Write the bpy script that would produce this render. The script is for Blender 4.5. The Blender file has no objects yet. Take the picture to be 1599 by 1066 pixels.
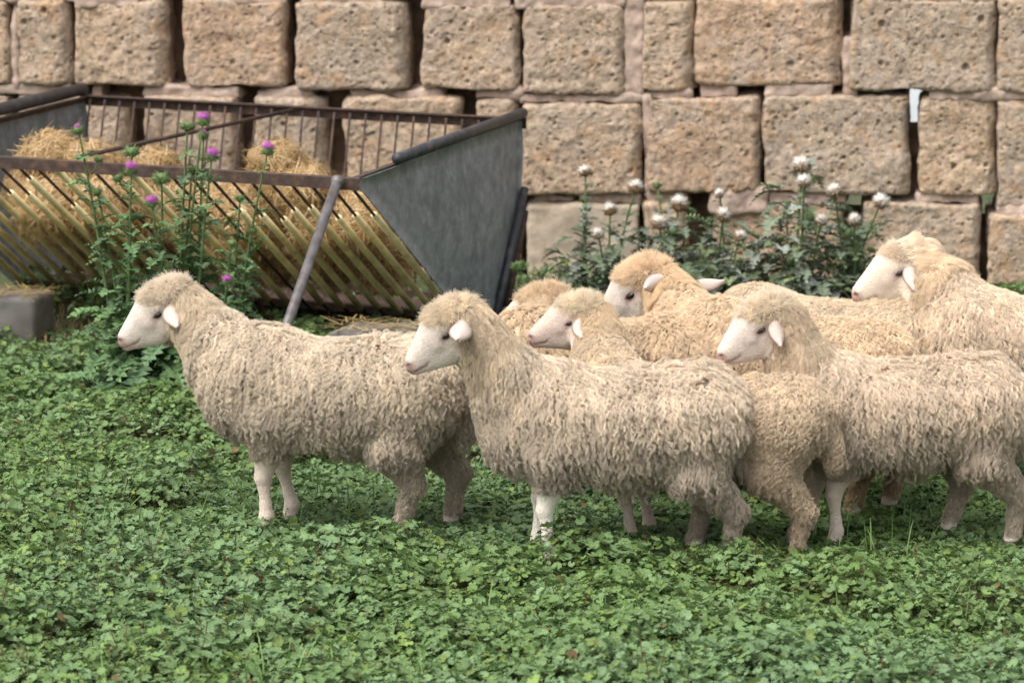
import bpy, math, random
import numpy as np
from mathutils import Vector, Matrix

R_ = math.radians
rng = np.random.default_rng(7)
random.seed(7)
SC = bpy.context.scene

# ------------------------------------------------------------------ camera, sky, sun, exposure
IMG_W, IMG_H, FPX = 1599.0, 1066.0, 5800.0
CAM_H, PITCH = 3.09, R_(10.0)
cam_d = bpy.data.cameras.new('camera')
cam = bpy.data.objects.new('camera', cam_d)
SC.collection.objects.link(cam)
cam.location = (0, 0, CAM_H)
cam.rotation_euler = (math.pi / 2 - PITCH, 0, 0)
cam_d.sensor_width = 36.0
cam_d.lens = FPX / IMG_W * 36.0
cam_d.clip_start, cam_d.clip_end = 0.5, 2000
cam_d.dof.use_dof = True
cam_d.dof.focus_distance = 13.75
cam_d.dof.aperture_fstop = 4.0
SC.camera = cam

SUN_EL, SUN_AZ = R_(58), R_(-52)      # azimuth measured from +Y towards +X; the sun is up to the left, behind the viewer
sun_dir = Vector((math.sin(SUN_AZ) * math.cos(SUN_EL), -math.cos(SUN_AZ) * math.cos(SUN_EL), math.sin(SUN_EL)))
w = bpy.data.worlds.new('World'); SC.world = w; w.use_nodes = True
nt = w.node_tree; nt.nodes.clear()
sky = nt.nodes.new('ShaderNodeTexSky'); sky.sky_type = 'NISHITA'; sky.sun_disc = False
sky.sun_elevation = SUN_EL
sky.sun_rotation = math.atan2(sun_dir.x, sun_dir.y)
sky.air_density = 1.6; sky.dust_density = 5.0; sky.ozone_density = 1.0
hsv = nt.nodes.new('ShaderNodeHueSaturation'); hsv.inputs['Saturation'].default_value = 0.22
bg = nt.nodes.new('ShaderNodeBackground'); bg.inputs['Strength'].default_value = 0.15
wo = nt.nodes.new('ShaderNodeOutputWorld')
nt.links.new(sky.outputs[0], hsv.inputs['Color']); nt.links.new(hsv.outputs[0], bg.inputs[0]); nt.links.new(bg.outputs[0], wo.inputs[0])
sl = bpy.data.lights.new('sun', 'SUN'); sl.energy = 1.05; sl.angle = R_(40); sl.color = (1.0, 0.965, 0.92)
so = bpy.data.objects.new('sun', sl); SC.collection.objects.link(so)
so.rotation_euler = (-sun_dir).to_track_quat('-Z', 'Y').to_euler()
so.location = (-6, 4, 9)
SC.view_settings.view_transform = 'Standard'; SC.view_settings.look = 'None'
SC.view_settings.exposure = 1.08; SC.view_settings.gamma = 1.0
SC.render.engine = 'CYCLES'
SC.cycles.max_bounces = 8; SC.cycles.diffuse_bounces = 4; SC.cycles.transmission_bounces = 4
SC.cycles.use_denoising = True
SC.cycles_curves.shape = 'RIBBONS'; SC.cycles_curves.subdivisions = 1

# ------------------------------------------------------------------ pixel helpers (where the traced things stand)
CF = np.array([0, math.cos(PITCH), -math.sin(PITCH)]); CU = np.array([0, math.sin(PITCH), math.cos(PITCH)])
CR = np.array([1.0, 0, 0]); CO = np.array([0, 0, CAM_H])
def ray(u, v): return CF + CR * (u - 799.5) / FPX - CU * (v - 533.0) / FPX
def at_z(u, v, z=0.0):
    d = ray(u, v); return CO + d * ((z - CAM_H) / d[2])
def at_y(u, v, y):
    d = ray(u, v); return CO + d * (y / d[1])

# ------------------------------------------------------------------ noise
def _hash(ix, iy, iz, seed):
    h = (ix.astype(np.int64) * 374761393 + iy.astype(np.int64) * 668265263 + iz.astype(np.int64) * 2147483647 + seed * 144665) & 0xFFFFFFFF
    h = ((h ^ (h >> 13)) * 1274126177) & 0xFFFFFFFF
    h = ((h ^ (h >> 16)) * 2246822519) & 0xFFFFFFFF
    return ((h ^ (h >> 15)) & 0xFFFFFF) / float(0xFFFFFF)
def vnoise(p, scale, seed=0):
    q = np.asarray(p) * scale; f = np.floor(q); t = q - f; i = f.astype(np.int64); t = t * t * (3 - 2 * t)
    r = 0
    for dx in (0, 1):
        wx = t[:, 0] if dx else 1 - t[:, 0]
        for dy in (0, 1):
            wy = t[:, 1] if dy else 1 - t[:, 1]
            for dz in (0, 1):
                wz = t[:, 2] if dz else 1 - t[:, 2]
                r = r + wx * wy * wz * _hash(i[:, 0] + dx, i[:, 1] + dy, i[:, 2] + dz, seed)
    return r * 2 - 1
def fbm(p, scale, seed=0, n=3):
    return sum(vnoise(p, scale * 2 ** k, seed + k) * 0.5 ** k for k in range(n))
def pits(p, cell, seed, prob=0.5, rmin=.18, rmax=.5):
    """depth 0..1 of round pits scattered one per cell"""
    q = np.asarray(p) / cell; b = np.floor(q).astype(np.int64); out = np.zeros(len(q))
    for dx in (-1, 0, 1):
        for dy in (-1, 0, 1):
            for dz in (-1, 0, 1):
                c = b + np.array([dx, dy, dz])
                h = [_hash(c[:, 0], c[:, 1], c[:, 2], seed + k) for k in range(5)]
                d = np.sqrt((q[:, 0] - c[:, 0] - h[0]) ** 2 + (q[:, 1] - c[:, 1] - h[1]) ** 2 + (q[:, 2] - c[:, 2] - h[2]) ** 2)
                r = rmin + (rmax - rmin) * h[3] ** 2
                out = np.maximum(out, np.where(h[4] < prob, np.clip(1 - (d / r) ** 2, 0, 1), 0))
    return out

# ------------------------------------------------------------------ object helpers
def nrm(v):
    v = np.asarray(v, float); return v / np.maximum(np.linalg.norm(v, axis=-1, keepdims=True), 1e-9)
def tag(o, label=None, cat=None, group=None, kind=None):
    if label: o['label'] = label
    if cat: o['category'] = cat
    if group: o['group'] = group
    if kind: o['kind'] = kind
    return o
def link(o, parent=None, par_inv=False):
    SC.collection.objects.link(o)
    if parent is not None: o.parent = parent
    return o
def empty(name, loc, label, cat, group=None, rz=0.0):
    o = bpy.data.objects.new(name, None); link(o); o.location = loc; o.rotation_euler = (0, 0, rz); o.empty_display_size = .1
    return tag(o, label, cat, group)
def mesh_np(name, V, F, mat, parent=None, col=None, smooth=True, origin=None, sizes=None):
    """V (n,3) world coordinates; F (m,k) or flat list + sizes. If parent is an unrotated Empty, coordinates are shifted by its location."""
    V = np.asarray(V, np.float32)
    off = np.zeros(3, np.float32)
    if parent is not None: off = np.array(world_loc(parent), np.float32)
    elif origin is not None: off = np.asarray(origin, np.float32)
    V = V - off
    me = bpy.data.meshes.new(name)
    F = np.asarray(F, np.int32)
    if sizes is None:
        k = F.shape[1]; sizes = np.full(len(F), k, np.int32); F = F.ravel()
    me.vertices.add(len(V)); me.vertices.foreach_set('co', V.ravel())
    me.loops.add(len(F)); me.loops.foreach_set('vertex_index', F)
    me.polygons.add(len(sizes))
    me.polygons.foreach_set('loop_start', np.concatenate([[0], np.cumsum(sizes)[:-1]]).astype(np.int32))
    me.polygons.foreach_set('use_smooth', np.full(len(sizes), smooth))
    if col is not None:
        a = me.color_attributes.new('col', 'FLOAT_COLOR', 'POINT')
        c = np.ones((len(V), 4), np.float32); c[:, :3] = col
        a.data.foreach_set('color', c.ravel())
    me.update(calc_edges=True); me.validate()
    if mat: me.materials.append(mat)
    o = bpy.data.objects.new(name, me); link(o, parent)
    if parent is None and origin is not None: o.location = [float(x) for x in off]
    return o
def world_loc(o):
    p = np.zeros(3)
    while o is not None:
        p += np.array(o.location); o = o.parent
    return p

class MB:
    """collects tubes, boxes and sheets with a colour per vertex"""
    def __init__(s): s.V = []; s.F = []; s.S = []; s.C = []; s.n = 0
    def add(s, V, F, col=(1, 1, 1)):
        V = np.asarray(V, float).reshape(-1, 3)
        s.V.append(V); c = np.asarray(col, float)
        s.C.append(np.broadcast_to(c, (len(V), 3)) if c.ndim == 1 else c)
        for f in F:
            s.F.extend([int(i) + s.n for i in f]); s.S.append(len(f))
        s.n += len(V)
    def tube(s, P, r, n=8, col=(1, 1, 1), cap=True, hint=(0, 0, 1)):
        P = np.asarray(P, float); m = len(P); r = np.broadcast_to(np.asarray(r, float), (m,))
        T = nrm(np.gradient(P, axis=0)); h = np.array(hint, float)
        V = []
        for i in range(m):
            a = np.cross(T[i], h)
            if np.linalg.norm(a) < 1e-3: a = np.cross(T[i], [1, .3, 0])
            a = a / np.linalg.norm(a); b = np.cross(T[i], a)
            for k in range(n):
                t = 2 * math.pi * k / n
                V.append(P[i] + r[i] * (a * math.cos(t) + b * math.sin(t)))
        F = [(i * n + k, i * n + (k + 1) % n, (i + 1) * n + (k + 1) % n, (i + 1) * n + k) for i in range(m - 1) for k in range(n)]
        if cap: F += [tuple(range(n - 1, -1, -1)), tuple((m - 1) * n + k for k in range(n))]
        s.add(V, F, col)
    def box(s, o, ex, ey, ez, col=(1, 1, 1)):
        """corner o and three edge vectors"""
        o, ex, ey, ez = [np.asarray(q, float) for q in (o, ex, ey, ez)]
        V = [o, o + ex, o + ex + ey, o + ey, o + ez, o + ex + ez, o + ex + ey + ez, o + ey + ez]
        F = [(0, 3, 2, 1), (4, 5, 6, 7), (0, 1, 5, 4), (1, 2, 6, 5), (2, 3, 7, 6), (3, 0, 4, 7)]
        s.add(V, F, col)
    def blob(s, c, rad, nu=10, nv=7, col=(1, 1, 1), rot=None):
        V = []; c = np.asarray(c, float); rad = np.asarray(rad, float) * np.ones(3)
        for j in range(nv + 1):
            th = math.pi * j / nv
            for k in range(nu):
                ph = 2 * math.pi * k / nu
                q = np.array([math.sin(th) * math.cos(ph), math.sin(th) * math.sin(ph), math.cos(th)]) * rad
                V.append(q if rot is None else rot @ q)
        F = [(j * nu + k, (j + 1) * nu + k, (j + 1) * nu + (k + 1) % nu, j * nu + (k + 1) % nu) for j in range(nv) for k in range(nu)]
        s.add(np.array(V) + c, F, col)
    def build(s, name, mat, parent=None, smooth=True, origin=None):
        V = np.concatenate(s.V); C = np.concatenate(s.C)
        return mesh_np(name, V, np.array(s.F), mat, parent, C, smooth, origin, np.array(s.S, np.int32))

# ------------------------------------------------------------------ materials
def new_mat(name):
    m = bpy.data.materials.new(name); m.use_nodes = True; t = m.node_tree; t.nodes.clear()
    out = t.nodes.new('ShaderNodeOutputMaterial'); return m, t, out
def nd(t, kind, **kw):
    n = t.nodes.new('ShaderNode' + kind)
    for k, v in kw.items():
        if k.startswith('i_'): n.inputs[k[2:].replace('_', ' ')].default_value = v
        else: setattr(n, k, v)
    return n
def principled(name, base=None, rough=.8, attr=None, noise=None, bump=None, metallic=0.0, spec=.3, mixcol=None, transl=0.0):
    """base colour or vertex attribute, times noise brightness; noise=(scale, lo, hi, detail); bump=(scale, strength, distance); mixcol=(scale, colour, lo, hi)"""
    m, t, out = new_mat(name); L = t.links.new
    b = nd(t, 'BsdfPrincipled'); b.inputs['Roughness'].default_value = rough; b.inputs['Metallic'].default_value = metallic
    b.inputs['Specular IOR Level'].default_value = spec
    tc = nd(t, 'TexCoord')
    if attr: a = nd(t, 'Attribute', attribute_name=attr); c = a.outputs['Color']
    else:
        a = nd(t, 'RGB'); a.outputs[0].default_value = (*base, 1); c = a.outputs[0]
    if mixcol:
        for (sc, colr, lo, hi) in (mixcol if isinstance(mixcol, list) else [mixcol]):
            n = nd(t, 'TexNoise'); n.inputs['Scale'].default_value = sc; n.inputs['Detail'].default_value = 6; n.inputs['Roughness'].default_value = .65
            L(tc.outputs['Object'], n.inputs['Vector'])
            mr = nd(t, 'MapRange'); mr.inputs['From Min'].default_value = lo; mr.inputs['From Max'].default_value = hi
            L(n.outputs[0], mr.inputs['Value'])
            mx = nd(t, 'Mix', data_type='RGBA'); mx.inputs['B'].default_value = (*colr, 1)
            L(mr.outputs[0], mx.inputs['Factor']); L(c, mx.inputs['A']); c = mx.outputs['Result']
    if noise:
        n = nd(t, 'TexNoise'); n.inputs['Scale'].default_value = noise[0]; n.inputs['Detail'].default_value = noise[3] if len(noise) > 3 else 5
        L(tc.outputs['Object'], n.inputs['Vector'])
        mr = nd(t, 'MapRange'); mr.inputs['From Min'].default_value = .3; mr.inputs['From Max'].default_value = .7
        mr.inputs['To Min'].default_value = noise[1]; mr.inputs['To Max'].default_value = noise[2]
        L(n.outputs[0], mr.inputs['Value'])
        mx = nd(t, 'Mix', data_type='RGBA', blend_type='MULTIPLY'); mx.inputs['Factor'].default_value = 1
        L(c, mx.inputs['A']); L(mr.outputs[0], mx.inputs['B']); c = mx.outputs['Result']
    L(c, b.inputs['Base Color'])
    if bump:
        n = nd(t, 'TexNoise'); n.inputs['Scale'].default_value = bump[0]; n.inputs['Detail'].default_value = 8; n.inputs['Roughness'].default_value = .7
        L(tc.outputs['Object'], n.inputs['Vector'])
        bp = nd(t, 'Bump'); bp.inputs['Strength'].default_value = bump[1]; bp.inputs['Distance'].default_value = bump[2]
        L(n.outputs[0], bp.inputs['Height']); L(bp.outputs[0], b.inputs['Normal'])
    sh = b.outputs[0]
    if transl > 0:
        tr = nd(t, 'BsdfTranslucent'); L(c, tr.inputs['Color'])
        ms = nd(t, 'MixShader'); ms.inputs[0].default_value = transl
        L(sh, ms.inputs[1]); L(tr.outputs[0], ms.inputs[2]); sh = ms.outputs[0]
    L(sh, out.inputs[0]); return m

M = {}
M['soil'] = principled('soil', (.07, .075, .035), .95, noise=(9, .5, 1.3), bump=(40, .8, .02), mixcol=(1.1, (.05, .075, .025), .45, .6))
M['leaf'] = principled('mallow_leaf', rough=.6, attr='col', spec=.22, transl=.28, noise=(160, .8, 1.15, 2))
M['grass'] = principled('grass_blade', rough=.6, attr='col', spec=.3, transl=.3)
M['thistle'] = principled('thistle_green', rough=.65, attr='col', spec=.25, transl=.15, noise=(60, .75, 1.2, 3))
M['petal'] = principled('thistle_floret', rough=.7, attr='col', spec=.2, transl=.2)
M['straw'] = principled('straw', rough=.6, attr='col', spec=.3, transl=.15)
M['steel'] = principled('galvanised_sheet', (.185, .20, .21), .55, metallic=.3, spec=.4, noise=(14, .72, 1.3, 8), bump=(60, .15, .004),
                        mixcol=[(34, (.30, .315, .325), .5, .72), (3.0, (.11, .12, .125), .5, .75)])
M['rust'] = principled('rusty_iron', (.05, .033, .026), .75, metallic=.2, noise=(30, .6, 1.5), bump=(120, .3, .003), mixcol=(12, (.095, .05, .032), .5, .7))
M['iron'] = principled('dark_pipe', (.045, .045, .05), .5, metallic=.4, noise=(20, .7, 1.4), bump=(150, .2, .002), mixcol=(10, (.1, .07, .055), .55, .75))
M['greypipe'] = principled('grey_pipe', (.12, .11, .11), .5, metallic=.3, noise=(25, .7, 1.35), mixcol=(14, (.09, .055, .04), .5, .75))
M['sleeve'] = principled('yellowed_sleeve', (.68, .56, .31), .5, spec=.4, noise=(9, .75, 1.2), mixcol=(16, (.36, .27, .13), .55, .8))
M['concrete'] = principled('grey_concrete', (.16, .15, .138), .9, noise=(12, .7, 1.2), bump=(60, .4, .006), mixcol=(6, (.12, .1, .08), .5, .7))
M['mortar'] = principled('lime_mortar', (.43, .325, .265), .95, noise=(24, .7, 1.15), bump=(70, .4, .008), mixcol=[(5, (.33, .235, .18), .45, .7), (60, (.2, .14, .11), .6, .7)])
M['core'] = principled('joint_dark', (.14, .09, .06), .95, noise=(12, .7, 1.3), bump=(40, .6, .02))
M['palebackdrop'] = principled('backdrop_white', (.72, .76, .8), .9, noise=(3, .9, 1.05), bump=(50, .2, .01))
M['paleblock'] = principled('pale_stone', (.40, .33, .25), .9, noise=(9, .8, 1.12), bump=(45, .45, .012), mixcol=[(7, (.31, .235, .165), .48, .66), (60, (.12, .09, .06), .68, .76)])
M['stone'] = principled('tuff_stone', rough=.95, attr='col', spec=.15, noise=(30, .70, 1.2, 8), bump=(75, 1.0, .014),
                        mixcol=[(48, (.15, .10, .075), .56, .66), (3.2, (.41, .33, .265), .47, .66), (70, (.56, .44, .325), .55, .66), (9, (.45, .295, .18), .52, .68)])
M['face'] = principled('short_hair_face', rough=.75, attr='col', spec=.2, noise=(95, .9, 1.06, 4), bump=(260, .35, .003))
M['ear'] = principled('ear_skin', rough=.7, attr='col', spec=.2, transl=.2, noise=(60, .92, 1.05), bump=(200, .2, .002))
m, t, out = new_mat('eyeball'); b = nd(t, 'BsdfPrincipled'); b.inputs['Base Color'].default_value = (.018, .012, .01, 1); b.inputs['Roughness'].default_value = .08
t.links.new(b.outputs[0], out.inputs[0]); M['eye'] = m
# wool: every fibre carries its own colour
m, t, out = new_mat('wool_fibre'); L = t.links.new
a = nd(t, 'Attribute', attribute_name='col'); hi = nd(t, 'HairInfo')
df = nd(t, 'BsdfDiffuse'); tr = nd(t, 'BsdfTranslucent'); ms = nd(t, 'MixShader'); ms.inputs[0].default_value = .3
L(a.outputs['Color'], df.inputs[0]); L(a.outputs['Color'], tr.inputs[0]); L(df.outputs[0], ms.inputs[1]); L(tr.outputs[0], ms.inputs[2])
gl = nd(t, 'BsdfGlossy'); gl.inputs['Roughness'].default_value = .55; gl.inputs[0].default_value = (1, .95, .9, 1)
ms2 = nd(t, 'MixShader'); ms2.inputs[0].default_value = .035
L(ms.outputs[0], ms2.inputs[1]); L(gl.outputs[0], ms2.inputs[2]); L(ms2.outputs[0], out.inputs[0]); M['wool'] = m

# ------------------------------------------------------------------ ground
gx = np.linspace(-1, 1, 90); gy = np.linspace(0, 1, 120)
GX, GY = np.meshgrid(np.sign(gx) * np.abs(gx) ** 3 * 300 + gx * 6, gy ** 5 * 500 + gy * 30 - 2, indexing='ij')
P = np.stack([GX.ravel(), GY.ravel(), np.zeros(GX.size)], 1)
near = np.clip(1 - np.abs(P[:, 1] - 14) / 30, 0, 1)
P[:, 2] = (fbm(P, 2.2, 5) * .012 - .012) * near
ii = np.arange(GX.size).reshape(GX.shape)
F = np.stack([ii[:-1, :-1], ii[1:, :-1], ii[1:, 1:], ii[:-1, 1:]], -1).reshape(-1, 4)
ground = mesh_np('ground', P, F, M['soil']); tag(ground, 'bare brown earth under the green weeds of the paddock', None, None, 'structure')
#@@GROUND_END

# ------------------------------------------------------------------ stone wall
WY = 19.62; WYAW = R_(-5.0)
WP = at_y(815, 300, WY); WX = np.array([math.cos(WYAW), math.sin(WYAW), 0]); WN = np.array([math.sin(WYAW), -math.cos(WYAW), 0])  # WN faces the camera
def wall_xz(u, v):
    d = ray(u, v); k = np.dot(WP - CO, WN) / np.dot(d, WN); p = CO + d * k
    return float(np.dot(p - WP, WX)), float(p[2])
def wall_world(X, Y, Z):
    return WP[None, :2].repeat(len(X), 0) * 0 + np.array([WP[0], WP[1]]) + X[:, None] * WX[:2] - Y[:, None] * WN[:2], Z
def stone(x0, x1, z0, z1, y0, y1, res, r, seed, low=.02, mid=.006, pit=.014, ppit=.55, chip=0.0):
    """an eroded block: x along the wall, y = depth behind the wall face, z up"""
    n = [max(2, int(round((x1 - x0) / res))), max(2, int(round((y1 - y0) / res))), max(2, int(round((z1 - z0) / res)))]
    lo = np.array([x0, y0, z0]); hi = np.array([x1, y1, z1]); V = []; F = []; off = 0
    for ax, side in ((1, 0), (0, 0), (0, 1), (2, 0), (2, 1)):
        a, b = [k for k in range(3) if k != ax]
        ga, gb = np.meshgrid(np.linspace(lo[a], hi[a], n[a] + 1), np.linspace(lo[b], hi[b], n[b] + 1), indexing='ij')
        p = np.zeros((ga.size, 3)); p[:, a] = ga.ravel(); p[:, b] = gb.ravel(); p[:, ax] = hi[ax] if side else lo[ax]
        idx = np.arange(ga.size).reshape(ga.shape) + off
        q = np.stack([idx[:-1, :-1], idx[1:, :-1], idx[1:, 1:], idx[:-1, 1:]], -1).reshape(-1, 4)
        flip = (side == 1) != (ax == 1)
        F.append(q if flip else q[:, ::-1]); V.append(p); off += ga.size
    V = np.concatenate(V); F = np.concatenate(F)
    key = np.round((V - lo) / 1e-4).astype(np.int64); _, first, inv = np.unique(key, axis=0, return_index=True, return_inverse=True)
    V = V[first]; F = inv.reshape(-1)[F]
    rr = r * (1 + .5 * vnoise(V, 6, seed)); rr = np.minimum(rr, .45 * (hi - lo).min())[:, None]
    q = np.clip(V, lo + rr, hi - rr); back = V[:, 1] > y1 - 1e-6; q[:, 1] = np.where(back, V[:, 1], q[:, 1])
    N = nrm(V - q); V = q + N * rr
    if chip > 0:
        e = np.clip((V[:, 0] - (x1 - chip)) / chip, 0, 1); V[:, 1] += np.where(back, 0, e ** 2 * chip * .95)
        e = np.clip((V[:, 2] - (z1 - chip * .4)) / (chip * .4), 0, 1); V[:, 1] += np.where(back, 0, e ** 2 * chip * .2)
    S = V + seed * 3.7
    d = fbm(S, 5, seed, 2) * low + fbm(S, 22, seed + 9, 3) * mid
    if pit > 0:
        d -= pits(S, .030, seed, ppit * .62, .12, .42) * pit * 1.1 + pits(S, .017, seed + 3, ppit * .7, .2, .48) * pit * .5 + pits(S, .10, seed + 5, .3, .1, .26) * pit * 1.8
    V = V + N * d[:, None]
    if chip > 0:
        V[:, 0] += vnoise(S, 3.5, seed + 20) * .012 + vnoise(S, 11, seed + 22) * .006; V[:, 2] += vnoise(S, 3.5, seed + 21) * .010 + vnoise(S, 11, seed + 23) * .006
    return V, F
def w2w(V):
    out = np.empty_like(V)
    out[:, 0] = WP[0] + V[:, 0] * WX[0] - V[:, 1] * WN[0]; out[:, 1] = WP[1] + V[:, 0] * WX[1] - V[:, 1] * WN[1]; out[:, 2] = V[:, 2]
    return out
# left, right, top, bottom in photograph pixels (traced), tint
ROWS = [
    # course above the frame
    (-150, 40, -172, -14), (50, 210, -170, -12), (222, 400, -172, -10), (412, 590, -170, -14), (600, 760, -172, -10), (770, 930, -172, -18),
    (940, 1180, -170, -18), (1190, 1420, -170, -16), (1432, 1680, -172, -14), (1690, 1800, -172, -14),
    # top course in view
    (-120, 18, 0, 132), (28, 112, 0, 131), (118, 262, 0, 134), (285, 448, -2, 137), (462, 640, 2, 140), (661, 812, 4, 138),
    (816, 978, 6, 148), (1004, 1088, 2, 143), (1088, 1318, -6, 134), (1330, 1556, -4, 140), (1560, 1790, -4, 147),
    # second course
    (-120, 20, 145, 300), (28, 205, 150, 300), (228, 372, 150, 300), (398, 512, 152, 302), (540, 722, 152, 300), (742, 808, 152, 303),
    (816, 1004, 158, 304), (1014, 1186, 150, 300), (1194, 1419, 146, 302), (1438, 1556, 152, 304), (1560, 1790, 158, 326),
    # third course
    (-120, 60, 310, 450), (72, 260, 310, 450), (272, 470, 312, 450), (482, 650, 310, 450), (660, 812, 312, 450),
    (1004, 1070, 316, 452), (1112, 1316, 316, 452), (1350, 1528, 314, 452), (1545, 1790, 334, 452),
]
STONEC = [(.475, .35, .245), (.445, .34, .25), (.485, .36, .255), (.465, .325, .225), (.435, .34, .255)]
w0 = at_y(815, 300, WY)
wall = empty('stone_wall', (float(WP[0]), float(WP[1]), 0), 'high dry wall of large pitted tan tuff blocks behind the feeder and sheep', 'wall')
Vs, Fs, Cs, off = [], [], [], 0
for i, (u0, u1, v0, v1) in enumerate(ROWS):
    x0, z1 = wall_xz(u0, v0); x1, z0 = wall_xz(u1, v1)
    vis = v1 > 0
    j = _hash(np.array([i]), np.array([3]), np.array([5]), 2)[0]
    V, F = stone(x0, x1, z0, z1, -.03 + .05 * (j - .5), .42, .0075 if vis else .03, .022, 11 + i * 7, low=.012, mid=.006, pit=.019 if vis else 0, ppit=.95, chip=.04 + .05 * _hash(np.array([i]), np.array([8]), np.array([1]), 4)[0])
    c = np.array(STONEC[i % 5]) * (.92 + .16 * j)
    Vs.append(w2w(V)); Fs.append(F + off); Cs.append(np.broadcast_to(c, V.shape)); off += len(V)
# the buried courses below, plain
xa, zb = wall_xz(-120, 455); xb, _ = wall_xz(1790, 455)
for k, xx in enumerate(np.linspace(xa, xb, 11)[:-1]):
    V, F = stone(xx + .01, xx + (xb - xa) / 10 - .012, -.05, zb, -.03, .42, .02, .03, 400 + k, pit=.01)
    Vs.append(w2w(V)); Fs.append(F + off); Cs.append(np.broadcast_to(np.array(STONEC[k % 5]), V.shape)); off += len(V)
# the wall runs on past both sides of the frame
for r_, (v0, v1) in enumerate(((-172, -14), (0, 138), (150, 303), (314, 451))):
    _, z1 = wall_xz(800, v0); _, z0 = wall_xz(800, v1)
    for sd_, x_end in ((-1, wall_xz((-150 if r_ == 0 else -120), v1)[0]), (1, wall_xz((1800 if r_ == 0 else 1790), v1)[0])):
        for k in range(7):
            wd_ = .62 + .12 * ((k * 3 + r_ * 2) % 4) / 3; a_ = x_end + sd_ * .012; b_ = a_ + sd_ * wd_; x_end = b_
            V, F = stone(min(a_, b_) + .006, max(a_, b_) - .006, z0, z1, -.03 + .02 * (k % 3), .42, .022, .024, 600 + r_ * 40 + k * 2 + sd_, low=.012, mid=.006, pit=.012, chip=.05)
            Vs.append(w2w(V)); Fs.append(F + off); Cs.append(np.broadcast_to(np.array(STONEC[(k + r_) % 5]), V.shape)); off += len(V)
for sd_, x_end in ((-1, xa), (1, xb)):
    V, F = stone(min(x_end, x_end + sd_ * 5), max(x_end, x_end + sd_ * 5), -.05, zb, -.02, .42, .03, .03, 480 + sd_, pit=.01)
    Vs.append(w2w(V)); Fs.append(F + off); Cs.append(np.broadcast_to(np.array(STONEC[1]), V.shape)); off += len(V)
mesh_np('stonework', np.concatenate(Vs), np.concatenate(Fs), M['stone'], wall, np.concatenate(Cs))
x0, z1 = wall_xz(822, 316); x1, z0 = wall_xz(998, 462)
V, F = stone(x0, x1, z0, z1, -.035, .42, .012, .03, 77, low=.014, mid=.004, pit=.004, ppit=.3)
o = mesh_np('pale_block', w2w(V), F, M['paleblock'], wall); o['label'] = 'smooth pale grey block low in the wall'
# mortar pads and smears (pixels: left, right, top, bottom, recess)
MORT = [(18, 30, -5, 140, .03), (975, 1006, -5, 152, .012), (812, 1012, 146, 160, .01), (1004, 1080, 142, 154, .02), (1094, 1150, 130, 152, .03), (1196, 1300, 132, 150, .015),
        (1318, 1340, 60, 150, .03), (1450, 1800, 140, 158, .012), (1004, 1018, 150, 310, .02), (-120, 110, 132, 148, .03), (140, 160, 134, 152, .05), (225, 375, 136, 152, .03),
        (398, 490, 140, 153, .04), (545, 690, 140, 154, .04), (742, 815, 140, 154, .02), (0, 120, -16, 2, .02), (120, 220, -18, 10, -.012), (290, 450, -18, 6, .01), (470, 600, -16, 4, .02),
        (660, 800, -18, 12, -.008), (806, 980, -22, 14, -.006), (1100, 1300, -16, -2, .02), (1340, 1560, -16, 2, .0), (1010, 1075, 300, 322, .03), (1112, 1200, 296, 330, .0),
        (1200, 1322, 302, 318, .03), (1430, 1530, 303, 318, .04), (1556, 1800, 322, 338, .02), (830, 900, 303, 318, .04), (905, 1000, 304, 318, .03)]
Vs, Fs, off = [], [], 0
for i, (u0, u1, v0, v1, rec) in enumerate(MORT):
    x0, z1 = wall_xz(u0, v0); x1, z0 = wall_xz(u1, v1)
    V, F = stone(x0, x1, z0 - .006, z1 + .006, rec - .034, .4, .012, .012, 900 + i * 3, low=.02, mid=.009, pit=.008, ppit=.4)
    Vs.append(w2w(V)); Fs.append(F + off); off += len(V)
mesh_np('mortar', np.concatenate(Vs), np.concatenate(Fs), M['mortar'], wall)
# dark sheet added so open joints read as shade, cut where brightness shows
HOLES = [wall_xz(*q) for q in ((1434, 152), (1430, 168), (1428, 182), (1338, 309), (672, 146), (1549, 320))]
xs = np.arange(xa - 4.6, xb + 4.6, .03); zs = np.arange(0, 2.4, .03)
gxx, gzz = np.meshgrid(xs, zs, indexing='ij'); ok = np.ones(gxx.shape, bool)
for hx, hz in HOLES: ok &= (np.abs(gxx + .015 - hx) > .06) | (np.abs(gzz + .015 - hz) > .055)
Vc = np.stack([gxx.ravel(), np.zeros(gxx.size), gzz.ravel()], 1); Vc[:, 1] = .2 + fbm(Vc, 9, 3) * .04
ii = np.arange(gxx.size).reshape(gxx.shape)
Fc = np.stack([ii[:-1, :-1], ii[1:, :-1], ii[1:, 1:], ii[:-1, 1:]], -1)[ok[:-1, :-1]].reshape(-1, 4)
mesh_np('dark_backing', w2w(Vc), Fc, M['core'], wall)
mb = MB(); mb.box((-9, 24, -.1), (18, 0, 0), (0, .25, 0), (0, 0, 2.3))  # added backdrop, stands in for the brightness seen through the joints
o = mb.build('pale_backdrop', M['palebackdrop'], origin=(0, 24, 0), smooth=False); tag(o, 'added white backdrop glimpsed through the open joints of the stone wall', 'wall')
#@@WALL_END

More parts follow.
